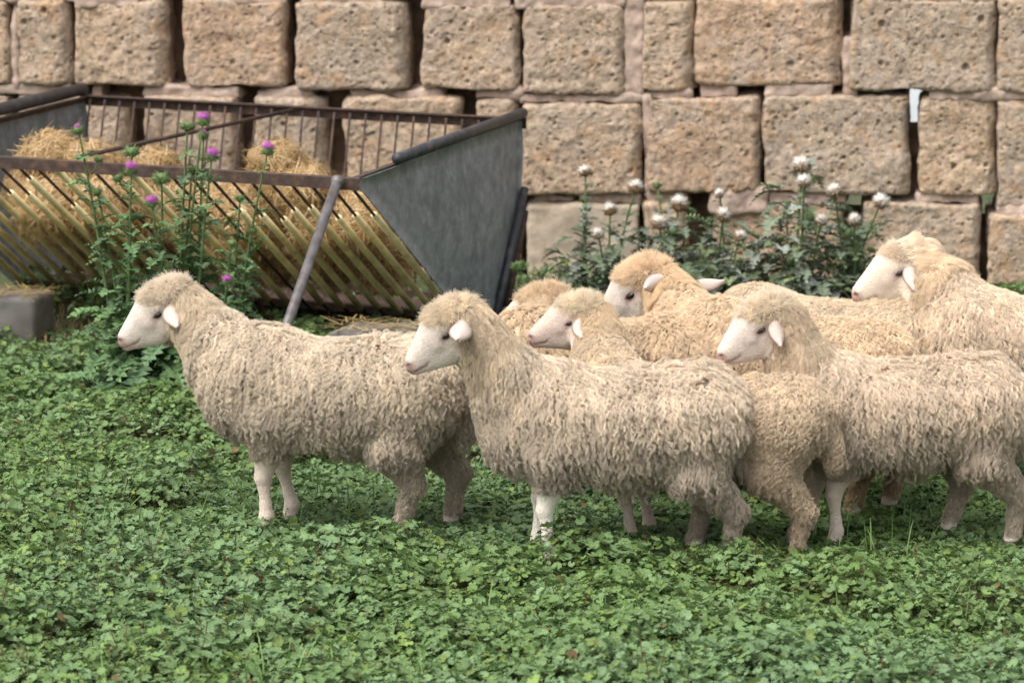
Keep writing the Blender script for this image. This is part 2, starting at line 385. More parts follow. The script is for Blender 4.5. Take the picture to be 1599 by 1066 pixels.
# ------------------------------------------------------------------ feeder
ZR = .97; ZB = .085
FR = at_z(553, 279, ZR); BR = at_z(814, 184, ZR); BL = at_z(132, 148, ZR); FL = FR + BL - BR
fu = FL - FR; fv = BR - FR                                   # along the feeder (to the left), across it (to the back)
UP = np.array([0, 0, 1.0])
nu_, nv_ = nrm(fu), nrm(fv)
def fpt(s, tt, z): return FR + fu * s + fv * tt + UP * (z - ZR)
feeder = empty('hay_feeder', tuple(float(q) for q in fpt(.5, .6, 0)), 'V-shaped rusty hay feeder with galvanised end sheets and barred sides', 'hay feeder')
KF, KB = .645, .93
for s, nm in ((0.0, 1), (1.0, -1)):
    # end sheet: slanting front edge, nearly upright rear edge with a slight belly
    N1 = 14; N2 = 16; V = []; th = .006
    for side in (0, 1):
        for a in range(N1 + 1):
            k = a / N1
            for b_ in range(N2 + 1):
                q = b_ / N2
                tf = KF * k; tb = 1 + .02 * math.sin(math.pi * min(1, k * 1.6)) - (1 - KB) * k ** 1.6
                t_ = tf + (tb - tf) * q
                p = fpt(s, t_, ZR - .012 + (ZB - ZR) * k)
                bow = .02 * math.sin(math.pi * k) * math.sin(math.pi * q) + .004 * math.sin(9 * q + 4 * k)
                V.append(p - nu_ * nm * (bow + th * side - .004))
    n = (N1 + 1) * (N2 + 1); F = []
    for sd in (0, 1):
        for a in range(N1):
            for b_ in range(N2):
                i0 = sd * n + a * (N2 + 1) + b_; f = (i0, i0 + 1, i0 + N2 + 2, i0 + N2 + 1); F.append(f if sd else f[::-1])
    edge = [a * (N2 + 1) for a in range(N1 + 1)] + [N1 * (N2 + 1) + b_ for b_ in range(1, N2 + 1)] + [a * (N2 + 1) + N2 for a in range(N1 - 1, -1, -1)] + list(range(N2 - 1, 0, -1))
    for a, b_ in zip(edge, edge[1:] + edge[:1]): F.append((a, b_, b_ + n, a + n))
    m_ = MB(); m_.add(V, F); m_.build('end_sheet', M['steel'], feeder)
def angle_iron(name, A, B, inw, sz=.045, drop=.05, th=.006, mat='rust'):
    A, B = np.asarray(A), np.asarray(B); m_ = MB(); m_.box(A, B - A, inw * sz, -UP * th); m_.box(A - UP * th, B - A, inw * th, -UP * drop)
    return m_.build(name, M[mat], feeder, smooth=False)
angle_iron('front_rim', fpt(-.01, -.004, ZR), fpt(1.01, -.004, ZR), nv_, .05, .045)
angle_iron('back_rim', fpt(-.01, 1.004, ZR), fpt(1.01, 1.004, ZR), -nv_, .04, .05)
angle_iron('end_rim', fpt(.003, 0, ZR - .004), fpt(.003, 1, ZR - .004), nu_, .03, .025)
angle_iron('end_rim', fpt(.997, 0, ZR - .004), fpt(.997, 1, ZR - .004), -nu_, .03, .025)
m_ = MB(); m_.tube([fpt(-.004, .22, ZR + .024), fpt(-.004, .6, ZR + .026), fpt(-.004, 1.0, ZR + .024)], .026, 12); m_.build('rim_pipe', M['iron'], feeder)
m_ = MB(); m_.tube([fpt(1.004, .1, ZR + .03), fpt(1.004, .55, ZR + .03), fpt(1.004, 1.0, ZR + .03)], .034, 12); m_.build('rim_pipe', M['iron'], feeder)
# front bars: thin iron rods, most of them wearing a yellowed sleeve
NB = 25; rb = random.Random(3)
for i in range(NB):
    s = (i + .45) / NB
    A = fpt(s, .012, ZR - .02); B = fpt(s, KF, ZB)
    m_ = MB(); m_.tube([A, B], .0075, 6); rod = m_.build('bar', M['rust'], feeder)
    if i in (8, 13): continue
    k0 = rb.uniform(.2, .3) if i < 10 else rb.choice([.04, .1, .3, .24, .05, .12])
    k1 = rb.uniform(.93, .99)
    m_ = MB(); P = [A + (B - A) * k + nrm(np.cross(B - A, nu_)) * .002 * math.sin(5 * k + i) for k in np.linspace(k0, k1, 6)]
    m_.tube(P, .0165, 10); m_.build('sleeve', M['sleeve'], rod)
for i in range(28):
    s = (i + .5) / 28
    m_ = MB(); m_.tube([fpt(s, .99, ZR - .02), fpt(s, KB - .05, ZB)], .0065, 6); m_.build('bar', M['rust'], feeder)
m_ = MB(); m_.box(fpt(0, KF, ZB), fu, nv_ * .04, UP * .03); m_.build('bottom_rail', M['rust'], feeder, smooth=False)
m_ = MB(); m_.box(fpt(0, KB - .07, ZB), fu, nv_ * .04, UP * .03); m_.build('bottom_rail', M['rust'], feeder, smooth=False)
m_ = MB(); m_.box(fpt(0, KF + .03, ZB - .02), fu, fv * (KB - KF - .1), UP * .012); m_.build('bottom_tray', M['rust'], feeder, smooth=False)
m_ = MB(); A = at_z(228, 258, .9); B = fpt(.5, .97, ZR - .015); m_.tube([fpt(.62, .14, ZR - .03), B], .011, 8); m_.build('brace', M['rust'], feeder)
# legs
TL = fpt(.025, -.02, ZR - .03); GL = at_z(384, 690, 0)
m_ = MB(); m_.tube([TL + UP * .02, GL], .0225, 10); leg = m_.build('leg', M['greypipe'], feeder)
m_ = MB(); m_.blob(TL + UP * .02, .03); m_.build('leg_bolt', M['greypipe'], leg)
m_ = MB(); m_.tube([fpt(-.012, .985, .62), fpt(-.012, .78, 0)], .022, 10); m_.build('leg', M['iron'], feeder)
m_ = MB(); m_.tube([fpt(-.008, 1.0, .5), fpt(-.008, .86, 0)], .02, 8); m_.build('leg', M['rust'], feeder)
m_ = MB(); m_.tube([fpt(.99, -.02, ZR - .03), fpt(1.0, -.35, 0)], .0225, 10); m_.build('leg', M['greypipe'], feeder)
m_ = MB(); m_.tube([fpt(1.012, .985, .62), fpt(1.012, .78, 0)], .022, 10); m_.build('leg', M['iron'], feeder)

# hay: a lumpy core under thousands of stalks
def hay(name, label, c, rad, n, seed, group):
    """heap with centre line c: list of (s, t, z, radius) in feeder coordinates"""
    rg = np.random.default_rng(seed); m_ = MB()
    cen = [fpt(s, t_, z) for s, t_, z, _ in c]
    for (s, t_, z, r), p in zip(c, cen):
        m_.blob(p, (r * .84, r * .84, r * .64), 16, 10, (.24, .15, .065))
    root = empty(name, tuple(float(q) for q in (np.mean(cen, 0) - UP * .2)), label, 'hay', group)
    V0 = np.concatenate(m_.V); dn = fbm(V0, 9, seed) * .06; ctr = np.mean(cen, 0); m_.V = [V0 + nrm(V0 - ctr) * dn[:, None]]; m_.C = [np.concatenate(m_.C)]
    m_.build('hay_core', M['straw'], root)
    pk = rg.choice(len(c), n, p=np.array([q[3] ** 2 for q in c]) / sum(q[3] ** 2 for q in c))
    d = nrm(rg.normal(size=(n, 3))); rr = np.array([q[3] for q in c])[pk]
    p = np.array(cen)[pk] + d * rr[:, None] * np.array([1, 1, .8]) * (.9 + .14 * rg.random((n, 1)))
    tg = nrm(np.cross(d, rg.normal(size=(n, 3))) + d * rg.normal(0, .12, (n, 1)) + np.array([0, 0, -.2])); Ls = rg.uniform(.03, .09, n) * np.where(rg.random(n) < .1, 1.8, 1)
    wv = nrm(np.cross(tg, d)) * rg.uniform(.0008, .0021, (n, 1)); bend = d * (Ls * rg.uniform(-.2, .12, n))[:, None]
    V = np.empty((n, 6, 3)); V[:, 0] = p - wv; V[:, 1] = p + wv
    q = p + tg * (Ls * .5)[:, None]; V[:, 2] = q - wv; V[:, 3] = q + wv
    q = p + tg * Ls[:, None] + bend; V[:, 4] = q - wv * .6; V[:, 5] = q + wv * .6
    base = np.arange(n)[:, None] * 6
    F = np.concatenate([base + np.array([0, 1, 3, 2]), base + np.array([2, 3, 5, 4])])
    tint = rg.random((n, 1)); col = np.array([.55, .385, .19]) * (1 - tint) + np.array([.36, .22, .095]) * tint
    pale = rg.random((n, 1)) < .12; col = np.where(pale, np.array([.72, .58, .36]), col) * rg.uniform(.75, 1.15, (n, 1))
    o = mesh_np('stalks', V.reshape(-1, 3), F, M['straw'], root, np.repeat(col, 6, 0), False)
    o['kind'] = 'stuff'
    return root
hay('hay_pile', 'golden heap of hay with a peak at the feeder\'s far left end', [(.83, .44, .66, .22), (.80, .40, .84, .17), (.72, .42, .80, .17), (.68, .42, .64, .25), (.78, .36, .62, .2), (.58, .5, .58, .24), (.8, .58, .42, .2), (.66, .58, .42, .22), (.62, .5, .76, .16), (.52, .56, .46, .18), (.7, .66, .3, .16), (.8, .62, .32, .16), (.58, .64, .32, .17), (.88, .56, .46, .16)], 0, 24000, 5, 'hay in the feeder')
hay('hay_pile', 'golden brown heap of hay under the sheet at the feeder\'s near end', [(.29, .42, .76, .2), (.31, .40, .88, .14), (.2, .40, .64, .21), (.11, .36, .66, .17), (.38, .48, .6, .22), (.26, .58, .46, .2), (.45, .55, .46, .2), (.13, .52, .45, .17), (.22, .34, .8, .13), (.3, .66, .3, .16), (.42, .64, .3, .16), (.18, .64, .3, .15), (.48, .5, .62, .17)], 0, 22000, 6, 'hay in the feeder')

# concrete blocks that carry the feeder
def slab(name, label, corner, ex, ey, h, seed, mat='concrete'):
    cx = np.asarray(corner); lx, ly = np.linalg.norm(ex), np.linalg.norm(ey); ax, ay = nrm(ex), nrm(ey)
    V, F = stone(0, lx, 0, h, 0, ly, .02, .02, seed, low=.008, mid=.004, pit=.003, ppit=.2)
    W = cx + V[:, :1] * ax + V[:, 1:2] * ay + V[:, 2:] * UP
    root = empty(name, tuple(float(q) for q in (cx + np.asarray(ex) / 2 + np.asarray(ey) / 2)), label, 'block', 'blocks under the feeder')
    mesh_np('block_body', W, F, M[mat], root)
    rg = np.random.default_rng(seed); m_ = MB()
    for _ in range(160):
        p = cx + ax * rg.uniform(0, lx) + ay * rg.uniform(0, ly) + UP * (h + .006 + .012 * rg.random()); a = rg.uniform(0, 6.28); l = rg.uniform(.04, .14)
        d = np.array([math.cos(a), math.sin(a), rg.uniform(-.08, .12)]); wv = np.array([-math.sin(a), math.cos(a), 0]) * .003
        m_.add([p - wv, p + wv, p + d * l + wv * .6, p + d * l - wv * .6], [(0, 1, 2, 3)], np.array([.5, .36, .16]) * rg.uniform(.6, 1.2))
    m_.build('loose_straw', M['straw'], root, smooth=False)
g0 = at_z(515, 560, 0)
slab('concrete_block', 'grey concrete slab strewn with straw behind the two front sheep', at_z(512, 598, 0), np.array([.47, -.1, 0]), np.array([.08, .3, 0]), .235, 31)
slab('concrete_block', 'weathered grey concrete block at the left frame edge under the feeder', at_z(-60, 536, 0), np.array([.355, -.035, 0]), np.array([.06, .3, 0]), .22, 32)
#@@FEEDER_END

# ------------------------------------------------------------------ sheep
def surface_nets(Fv, org, h):
    ins = Fv < 0; nx, ny, nz = Fv.shape
    cnt = np.zeros((nx - 1, ny - 1, nz - 1), np.int32); acc = np.zeros((nx - 1, ny - 1, nz - 1, 3), np.float32)
    corner = [(a, b, c) for a in (0, 1) for b in (0, 1) for c in (0, 1)]
    sl = lambda c: tuple(slice(c[k], Fv.shape[k] - 1 + c[k]) for k in range(3))
    for c in corner:
        for ax in range(3):
            if c[ax] == 0:
                c2 = list(c); c2[ax] = 1
                A, B = Fv[sl(c)], Fv[sl(c2)]; x = (A < 0) != (B < 0)
                tt = np.where(x, A / np.where(x, A - B, 1), 0)
                cnt += x
                for k in range(3):
                    acc[..., k] += np.where(x, (c[k] + tt) if k == ax else c[k], 0)
    act = cnt > 0; idx = -np.ones(act.shape, np.int64); idx[act] = np.arange(act.sum())
    ijk = np.argwhere(act); V = (ijk + acc[act] / cnt[act][:, None]) * h + org
    faces = []
    for ax in range(3):
        a, b = [(1, 2), (2, 0), (0, 1)][ax]
        s0 = [slice(None)] * 3; s1 = [slice(None)] * 3; s0[ax] = slice(0, -1); s1[ax] = slice(1, None)
        e0, e1 = ins[tuple(s0)], ins[tuple(s1)]; ch = np.argwhere(e0 != e1)
        ok = (ch[:, a] > 0) & (ch[:, b] > 0) & (ch[:, a] < Fv.shape[a] - 1) & (ch[:, b] < Fv.shape[b] - 1); ch = ch[ok]
        fl = e0[tuple(ch.T)]
        def cell(da, db):
            q = ch.copy(); q[:, a] -= da; q[:, b] -= db; return idx[tuple(q.T)]
        q = np.stack([cell(1, 1), cell(0, 1), cell(0, 0), cell(1, 0)], 1)
        q[~fl] = q[~fl][:, ::-1]; faces.append(q)
    return V, np.concatenate(faces)

HEAD_ST = np.array([  # station, top, bottom, half width (head frame: x to the nose, origin between the eyes)
    (-.115, .02, -.05, .02), (-.10, .066, -.085, .055), (-.05, .093, -.112, .07), (0, .096, -.117, .0735), (.05, .083, -.108, .062), (.10, .057, -.088, .0475),
    (.14, .036, -.071, .040), (.17, .0195, -.058, .0365), (.186, .008, -.051, .032), (.196, -.006, -.043, .022), (.2005, -.018, -.032, .008)])
def cint(x, xs, ys):  # smooth (Catmull-Rom like) interpolation
    d = np.gradient(ys, xs); i = np.clip(np.searchsorted(xs, x) - 1, 0, len(xs) - 2)
    h = xs[i + 1] - xs[i]; t = np.clip((x - xs[i]) / h, 0, 1)
    return (2 * t ** 3 - 3 * t ** 2 + 1) * ys[i] + (t ** 3 - 2 * t ** 2 + t) * h * d[i] + (-2 * t ** 3 + 3 * t ** 2) * ys[i + 1] + (t ** 3 - t ** 2) * h * d[i + 1]
def lin(x, xs, ys): return np.interp(x, xs, ys)
def rough_rot(yaw, pitch, roll=0.0):
    """columns: forward, left, up of the head, in the sheep's frame (sheep faces -x, its left is -y)"""
    f = np.array([-math.cos(yaw) * math.cos(pitch), math.sin(yaw) * math.cos(pitch), -math.sin(pitch)])
    l = nrm(np.cross([0, 0, 1.0], f)); u = np.cross(f, l)
    c, s = math.cos(roll), math.sin(roll); return np.stack([f, l * c + u * s, u * c - l * s], 1)

def sheep_surface(sp, h=.0055):
    lx = sp.get('lx', .89)
    Hc = np.array(sp['head_at']); HR = sp['head_rot']; HS = sp.get('head_scale', 1.0)
    lo = np.minimum(np.array([-.62, -.34, -.03]), Hc - .26); hi = np.maximum(np.array([.66, .34, .86]), Hc + .26)
    n = np.ceil((hi - lo) / h).astype(int) + 1
    ax = [lo[k] + np.arange(n[k]) * h for k in range(3)]
    Fv = np.full(tuple(n), .2, np.float32)
    def region(a, b):
        i0 = [max(0, int((a[k] - lo[k]) / h) - 1) for k in range(3)]; i1 = [min(n[k], int((b[k] - lo[k]) / h) + 2) for k in range(3)]
        s = tuple(slice(i0[k], i1[k]) for k in range(3))
        return s, ax[0][s[0]][:, None, None], ax[1][s[1]][None, :, None], ax[2][s[2]][None, None, :]
    def union(s, d, k):
        A = Fv[s]; hh = np.maximum(k - np.abs(A - d), 0) / k; Fv[s] = np.minimum(A, d) - hh * hh * k * .25
    def cone(a, b, ra, rb, k=.03, sy=1.0):
        a, b = np.asarray(a, float), np.asarray(b, float); mr = max(ra, rb) + k + .01
        s, X, Y, Z = region(np.minimum(a, b) - mr, np.maximum(a, b) + mr)
        ab = b - a; q = np.clip(((X - a[0]) * ab[0] + (Y - a[1]) * ab[1] + (Z - a[2]) * ab[2]) / max(ab @ ab, 1e-9), 0, 1)
        d = np.sqrt((X - a[0] - q * ab[0]) ** 2 + ((Y - a[1] - q * ab[1]) / sy) ** 2 + (Z - a[2] - q * ab[2]) ** 2) - (ra + (rb - ra) * q)
        union(s, d.astype(np.float32), k)
    def ell(c, r, k=.04):
        c, r = np.asarray(c, float), np.asarray(r, float)
        s, X, Y, Z = region(c - r - k - .01, c + r + k + .01)
        q = np.sqrt(((X - c[0]) / r[0]) ** 2 + ((Y - c[1]) / r[1]) ** 2 + ((Z - c[2]) / r[2]) ** 2)
        union(s, ((q - 1) * r.min()).astype(np.float32), k)
    # trunk
    xs = np.array([-.44, -.32, -.12, .10, .30, .44]); fat = sp.get('fat', 1.0)
    top = np.array([.685, .715, .705, .70, .712, .675]); bot = np.array([.42, .355, .325, .33, .375, .45]); wd = np.array([.12, .172, .205, .212, .195, .135]) * fat
    s, X, Y, Z = region((-.44 * lx, -.3, .25), (.44 * lx, .3, .8)); xq = X.ravel() / lx
    tp, bt, ww = [cint(xq, xs, q)[:, None, None] for q in (top, bot, wd)]
    zc, hz = (tp + bt) / 2, (tp - bt) / 2
    q = (np.abs(Y / ww) ** 2.25 + np.abs((Z - zc) / hz) ** 2.25) ** (1 / 2.25)
    union(s, ((q - 1) * np.minimum(ww, hz)).astype(np.float32), .03)
    ell((-.36 * lx, 0, .545), (.155, .15 * fat, .175)); ell((.40 * lx, 0, .575), (.13, .165 * fat, .15)); ell((-.28 * lx, 0, .62), (.16, .13, .12))
    cone((.5 * lx, 0, .60), (.555 * lx, 0, .42), .05, .035, .05)     # tail
    # neck, from the withers and chest to the back of the head
    pb = Hc + HR @ np.array([-.075, 0, -.01]) * HS; pj = Hc + HR @ np.array([-.055, 0, -.06]) * HS
    m1 = np.array([-.36 * lx, 0, .60]) * .55 + pb * .45 + np.array([0.0, 0, .0])
    nk = sp.get('neck', 1.0); m1 = m1 + np.array([.0, 0, -.025 + (nk - 1) * .09]); cone((-.34 * lx, 0, .585), m1, .14, .105 * nk, .06); cone(m1, pb, .103 * nk, .080 * (nk * .5 + .5), .05); cone((-.40 * lx, 0, .52), pj, .125, .062, .06)
    # legs
    for sd in (-1, 1):
        fx, fy = sp['feet'][('F', sd)]; sh = np.array([-.27 * lx, sd * .105, .46]); ft = np.array([fx, sd * .10 + fy, .02])
        kn = np.array([(fx - .27) / 2 * .9 - .012, sd * .10 + fy * .5, .215]); kn[0] = sh[0] + (fx - sh[0]) * .52 - .012; fe = ft + np.array([.012, 0, .055])
        el = sh + (kn - sh) * .55 + np.array([.015, 0, 0])
        cone(sh, el, .10, .062, .05, .8); cone(el, kn, .054, .0295, .03); cone(kn, fe + (kn - fe) * .75, .0295, .0215, .012); cone(fe + (kn - fe) * .75, fe + (kn - fe) * .3, .0205, .0195, .01); cone(fe + (kn - fe) * .3, fe, .0195, .0265, .01); cone(fe, ft, .0235, .028, .01)
        hx, hy = sp['feet'][('H', sd)]; ft = np.array([hx, sd * .105 + hy, .02]); hip = np.array([.36 * lx, sd * .10, .53]); fe = ft + np.array([.012, 0, .06])
        stf = np.array([.315 * lx + (hx - .38 * lx) * .35, sd * .125, .37]); hk = np.array([.385 * lx + (hx - .38 * lx) * .85 + .035, sd * .11 + hy * .7, .215])
        lw = sp.get('legwool', 1.0)
        cone(hip, stf, .145, .095, .06, .8); cone(stf, hk, .090, .042 * lw, .04); cone(hk, fe, .037 * lw, .025 * lw, .02); cone(fe, ft, .026 * lw, .030, .012)
    # head
    rad = .25 * HS; s, X, Y, Z = region(Hc - rad, Hc + rad)
    dx, dy, dz = X - Hc[0], Y - Hc[1], Z - Hc[2]
    a = (dx * HR[0, 0] + dy * HR[1, 0] + dz * HR[2, 0]) / HS; l = (dx * HR[0, 1] + dy * HR[1, 1] + dz * HR[2, 1]) / HS; u = (dx * HR[0, 2] + dy * HR[1, 2] + dz * HR[2, 2]) / HS
    st = HEAD_ST; ac = np.clip(a, st[0, 0], st[-1, 0])
    tp, bt, ww = [cint(ac, st[:, 0], st[:, k]) for k in (1, 2, 3)]
    zc, hz = (tp + bt) / 2, (tp - bt) / 2; v = (u - zc) / hz
    ww = ww * (1 - .20 * np.clip(-v, -.6, 1.0) - .04)
    q = (np.abs(l / ww) ** 2.3 + np.abs(v) ** 2.3) ** (1 / 2.3)
    d = (q - 1) * np.minimum(ww, hz); d = np.maximum(d, np.maximum(a - st[-1, 0], st[0, 0] - a))
    # brow, eye socket, cheek hollow, nostril, mouth
    al = np.abs(l)
    g = lambda ca, cl, cu, r: np.exp(-(((a - ca) ** 2 + (al - cl) ** 2 + (u - cu) ** 2) / r ** 2))
    d = d - .012 * g(-.004, .060, .024, .022) - .005 * g(.05, .05, -.012, .02) + .004 * g(.05, .058, -.04, .022) + .007 * g(.006, .072, -.002, .014) - .004 * g(.0, .068, -.020, .016) + .004 * g(.08, .05, -.045, .03) - .004 * g(.02, .055, -.06, .03)
    d = d + .007 * g(.182, .026, -.003, .0085) - .004 * g(.178, .024, -.0, .012) - .003 * g(.18, .02, -.045, .016)
    ml = -.034 - .012 * np.clip((.19 - a) / .07, 0, 1) + .01 * np.clip((.135 - a) / .02, 0, 1)
    d = d + .0045 * np.exp(-((u - ml) / .0042) ** 2) * np.clip((a - .112) / .01, 0, 1)
    union(s, (d * HS).astype(np.float32), .02)
    V, F = surface_nets(Fv, lo, h)
    # one smoothing pass of the stair steps
    for _ in range(2):
        sm = np.zeros_like(V); c = np.zeros(len(V))
        for i in range(4):
            np.add.at(sm, F[:, i], V[F[:, (i + 1) % 4]] + V[F[:, (i + 3) % 4]]); np.add.at(c, F[:, i], 2)
        V = V * .5 + sm / np.maximum(c, 1)[:, None] * .5
    return V, F
def vnormals(V, F):
    n = np.cross(V[F[:, 2]] - V[F[:, 0]], V[F[:, 3]] - V[F[:, 1]]); N = np.zeros_like(V)
    for i in range(4): np.add.at(N, F[:, i], n)
    return nrm(N), np.linalg.norm(n, axis=1) / 2
def sstep(x, a, b):
    t = np.clip((x - a) / (b - a), 0, 1); return t * t * (3 - 2 * t)

def ear_mesh(base, d, wv, length, width, col_in, col_out):
    """a cupped leaf with thickness; d along the ear, wv across it"""
    d, wv = nrm(d), np.asarray(wv, float); wv = nrm(wv - d * (wv @ d)); nn = np.cross(d, wv); NU, NV = 12, 8; V = []; C = []
    for side in (0, 1):
        for i in range(NU + 1):
            t_ = i / NU; wdt = width * (.42 + .58 * math.sin(math.pi * min(1, t_ * 1.05 + .12) ** .9) ) * (1 - max(0, t_ - .72) ** 1.5 * 4.6)
            wdt = max(wdt, .002)
            for j in range(NV + 1):
                s_ = j / NV * 2 - 1
                cup = (.32 * (s_ * s_) + .18 * t_) * width * (1 - .5 * t_) - .55 * length * t_ ** 2 * .3
                th = .0035 * (1 - abs(s_) ** 4) * (1 - t_ ** 6)
                V.append(base + d * length * t_ + wv * wdt * s_ * .5 + nn * (cup + (th if side else -th)))
                C.append(col_in if side else col_out)
    n = (NU + 1) * (NV + 1); F = []
    for sd in (0, 1):
        for i in range(NU):
            for j in range(NV):
                a = sd * n + i * (NV + 1) + j; f = (a, a + 1, a + NV + 2, a + NV + 1); F.append(f if sd else f[::-1])
    edge = list(range(NV + 1)) + [i * (NV + 1) + NV for i in range(1, NU + 1)] + [NU * (NV + 1) + j for j in range(NV - 1, -1, -1)] + [i * (NV + 1) for i in range(NU - 1, 0, -1)]
    for a, b in zip(edge, edge[1:] + edge[:1]): F.append((b, a, a + n, b + n))
    return np.array(V), F, np.array(C)

NPTS = 14
def make_sheep(sp):
    S = sp['scale']; th = -sp['yaw']; c_, s_ = math.cos(th), math.sin(th); RZ = np.array([[c_, -s_, 0], [s_, c_, 0], [0, 0, 1.0]])
    base = np.array(sp['at'])
    w2l = lambda p: RZ.T @ (np.asarray(p) - base) / S
    l2w = lambda P: (np.asarray(P) * S) @ RZ.T + base
    sp['head_at'] = w2l(sp['eye_mid']); sp['head_rot'] = rough_rot(sp['head_yaw'], sp['head_pitch'], sp.get('head_roll', 0))
    Hc, HR, HS = sp['head_at'], sp['head_rot'], sp.get('head_scale', 1.0)
    V, F = sheep_surface(sp); N, A = vnormals(V, F); rg = np.random.default_rng(sp['seed'])
    root = bpy.data.objects.new('sheep', None); link(root); root.location = [float(q) for q in base]; root.empty_display_size = .2
    tag(root, sp['label'], 'sheep', 'flock of sheep')
    # --- regions
    q = (V - Hc) @ HR / HS; a, l, u = q[:, 0], q[:, 1], q[:, 2]
    inhead = (np.linalg.norm(V - Hc, axis=1) < .23 * HS)
    brow = sp.get('brow', .05)          # how far the forelock comes down the forehead
    nz = vnoise(V, 40, sp['seed']) * .010
    wool_edge = sstep(u - .85 * a + nz * .8, brow - .03, brow + .022) * sstep(u, -.005, .02) * sstep(-a, -.085, -.065)     # forelock
    cheek = sstep(-a + nz * 1.4 - .62 * np.minimum(u, 0) - 1.6 * np.minimum(u + .085, 0), .022, .068)                                                           # behind the jaw
    throat = sstep(-a - .9 * (u + .06) * (u < -.06) + nz, .035, .06)
    bare_throat = sp.get('bare_throat', 0)
    headwool = np.maximum(wool_edge, cheek)
    wool = np.where(inhead, headwool, 1.0)
    if bare_throat:
        w_ = np.exp(-(((V - (Hc + HR @ np.array([.0, 0, -.14]))) / np.array([.05, .06, .06])) ** 2).sum(1)); wool = wool * (1 - np.clip(w_ * 1.3, 0, 1)); 
    front = V[:, 0] < .08
    legz = np.where(front, sp.get('front_wool', .295), sp.get('hind_wool', .07))
    legw = sstep(V[:, 2] + vnoise(V, 25, 3) * .02, legz - .02, legz + .02)
    wool = wool * legw
    # --- skin and short-hair colours of the body surface
    fc = np.array(sp.get('face_col', (.615, .55, .505))); lc = np.array(sp.get('leg_col', (.55, .475, .41))); wc = np.array(sp['wool_lo']) * .5
    col = np.where(inhead[:, None], fc, lc) * np.ones((len(V), 3))
    pink = np.array([.36, .205, .175]); dark = np.array([.075, .04, .035])
    al = np.abs(l)
    k = np.exp(-(((a - .194) / .021) ** 2 + ((u + .012) / .022) ** 2)) * inhead; col += (pink - col) * np.clip(k * 1.15, 0, .95)[:, None]       # nose
    k = np.exp(-(((a - .181) / .011) ** 2 + ((al - .027) / .013) ** 2 + ((u + .002 + .35 * (.181 - a)) / .0048) ** 2)) * inhead; col += (dark - col) * np.clip(k * 1.5, 0, .9)[:, None]
    ml = -.034 - .012 * np.clip((.19 - a) / .07, 0, 1) + .01 * np.clip((.135 - a) / .02, 0, 1)
    k = np.exp(-((u - ml) / .0045) ** 2) * np.clip((a - .112) / .01, 0, 1) * inhead; col += (pink * .6 - col) * (k * .8)[:, None]
    k = np.exp(-((u - ml + .008) / .009) ** 2) * np.clip((a - .135) / .02, 0, 1) * inhead; col += (pink * 1.15 - col) * (k * .45)[:, None]
    k = np.exp(-(((a - .006) / .026) ** 2 + ((u - .0) / .014) ** 2)) * inhead * (al > .03); col += (np.array([.27, .17, .16]) - col) * np.clip(k * 1.3, 0, .85)[:, None]   # eye rims
    k = np.exp(-(((a - .028) / .013) ** 2 + ((u + .008 + .45 * (a - .02)) / .005) ** 2)) * inhead * (al > .03); col += (np.array([.36, .25, .22]) - col) * (k * .8)[:, None]   # tear line
    warm = sstep(-a + .8 * vnoise(V, 28, 4) * .03 - .5 * u, -.03, .075) * inhead * sp.get('cheek_dirt', .55); col += (np.array([.52, .41, .31]) - col) * warm[:, None]
    legm = (~inhead) & (V[:, 2] < .3)
    col = np.where((legm & (V[:, 2] < .035))[:, None], np.array([.09, .07, .055]), col)
    col = col + (wc - col) * sstep(wool, .1, .7)[:, None]
    body = mesh_np('body', l2w(V), F, M['face'], root, col)
    # --- fleece
    fw = wool[F].mean(1); cen = V[F].mean(1); fn = nrm(N[F].mean(1))
    cam_l = RZ.T @ nrm(CO - base)
    facing = fn @ cam_l
    headf = np.linalg.norm(cen - Hc, axis=1) < .235 * HS
    dens = A * np.clip((fw - .12) / .6, 0, 1) * np.where(facing < -.25, .35, 1.0)
    sp_ = sp.get('spacing', .0118)
    nc = int(dens.sum() / sp_ ** 2 * 5)
    pick = rg.choice(len(F), nc, p=dens / dens.sum()); b1, b2 = rg.random(nc), rg.random(nc)
    Q = V[F[pick]]; p = (Q[:, 0] * ((1 - b1) * (1 - b2))[:, None] + Q[:, 1] * (b1 * (1 - b2))[:, None] + Q[:, 2] * (b1 * b2)[:, None] + Q[:, 3] * ((1 - b1) * b2)[:, None])
    hd = headf[pick]; cell = np.where(hd, sp_ * .68, np.where(facing[pick] < -.25, sp_ * 1.6, sp_))
    key = np.floor(p / cell[:, None] + rg.random(3)).astype(np.int64); _, f1 = np.unique(key, axis=0, return_index=True)
    p, n = p[f1], fn[pick][f1]; hd = headf[pick][f1]; m_ = len(p)
    qh = (p - Hc) @ HR / HS
    # length of the locks
    Ll = np.full(m_, sp.get('lock', .075)); z = p[:, 2]
    Ll = np.where(hd, sp.get('head_lock', .029), Ll); Ll = np.where(hd & (qh[:, 2] < .03), .028 + .045 * sstep(-qh[:, 0] - qh[:, 2] * .5, .06, .17), Ll); Ll = np.where(hd & (qh[:, 2] >= .03) & (qh[:, 0] < -.1), .045, Ll)
    neck = np.exp(-(((p - (Hc + HR @ np.array([-.16, 0, -.05]) * HS)) / .14) ** 2).sum(1)); Ll = Ll * (1 - .1 * neck * ~hd)
    Ll = Ll * np.where(n[:, 2] > .75, .7, 1); Ll = np.where((z < .40) & (p[:, 0] > .12), np.minimum(Ll, .068), Ll); Ll = np.where((z < .40) & (p[:, 0] < .0), np.minimum(Ll, .055), Ll); Ll = np.where(z < .33, np.minimum(Ll, .036), Ll); Ll = np.where(z < .2, .03, Ll)
    edge = np.clip(fw[pick][f1], .1, 1); Ll = Ll * (.28 + .72 * (edge - .1) / .9) * rg.uniform(.7, 1.25, m_)
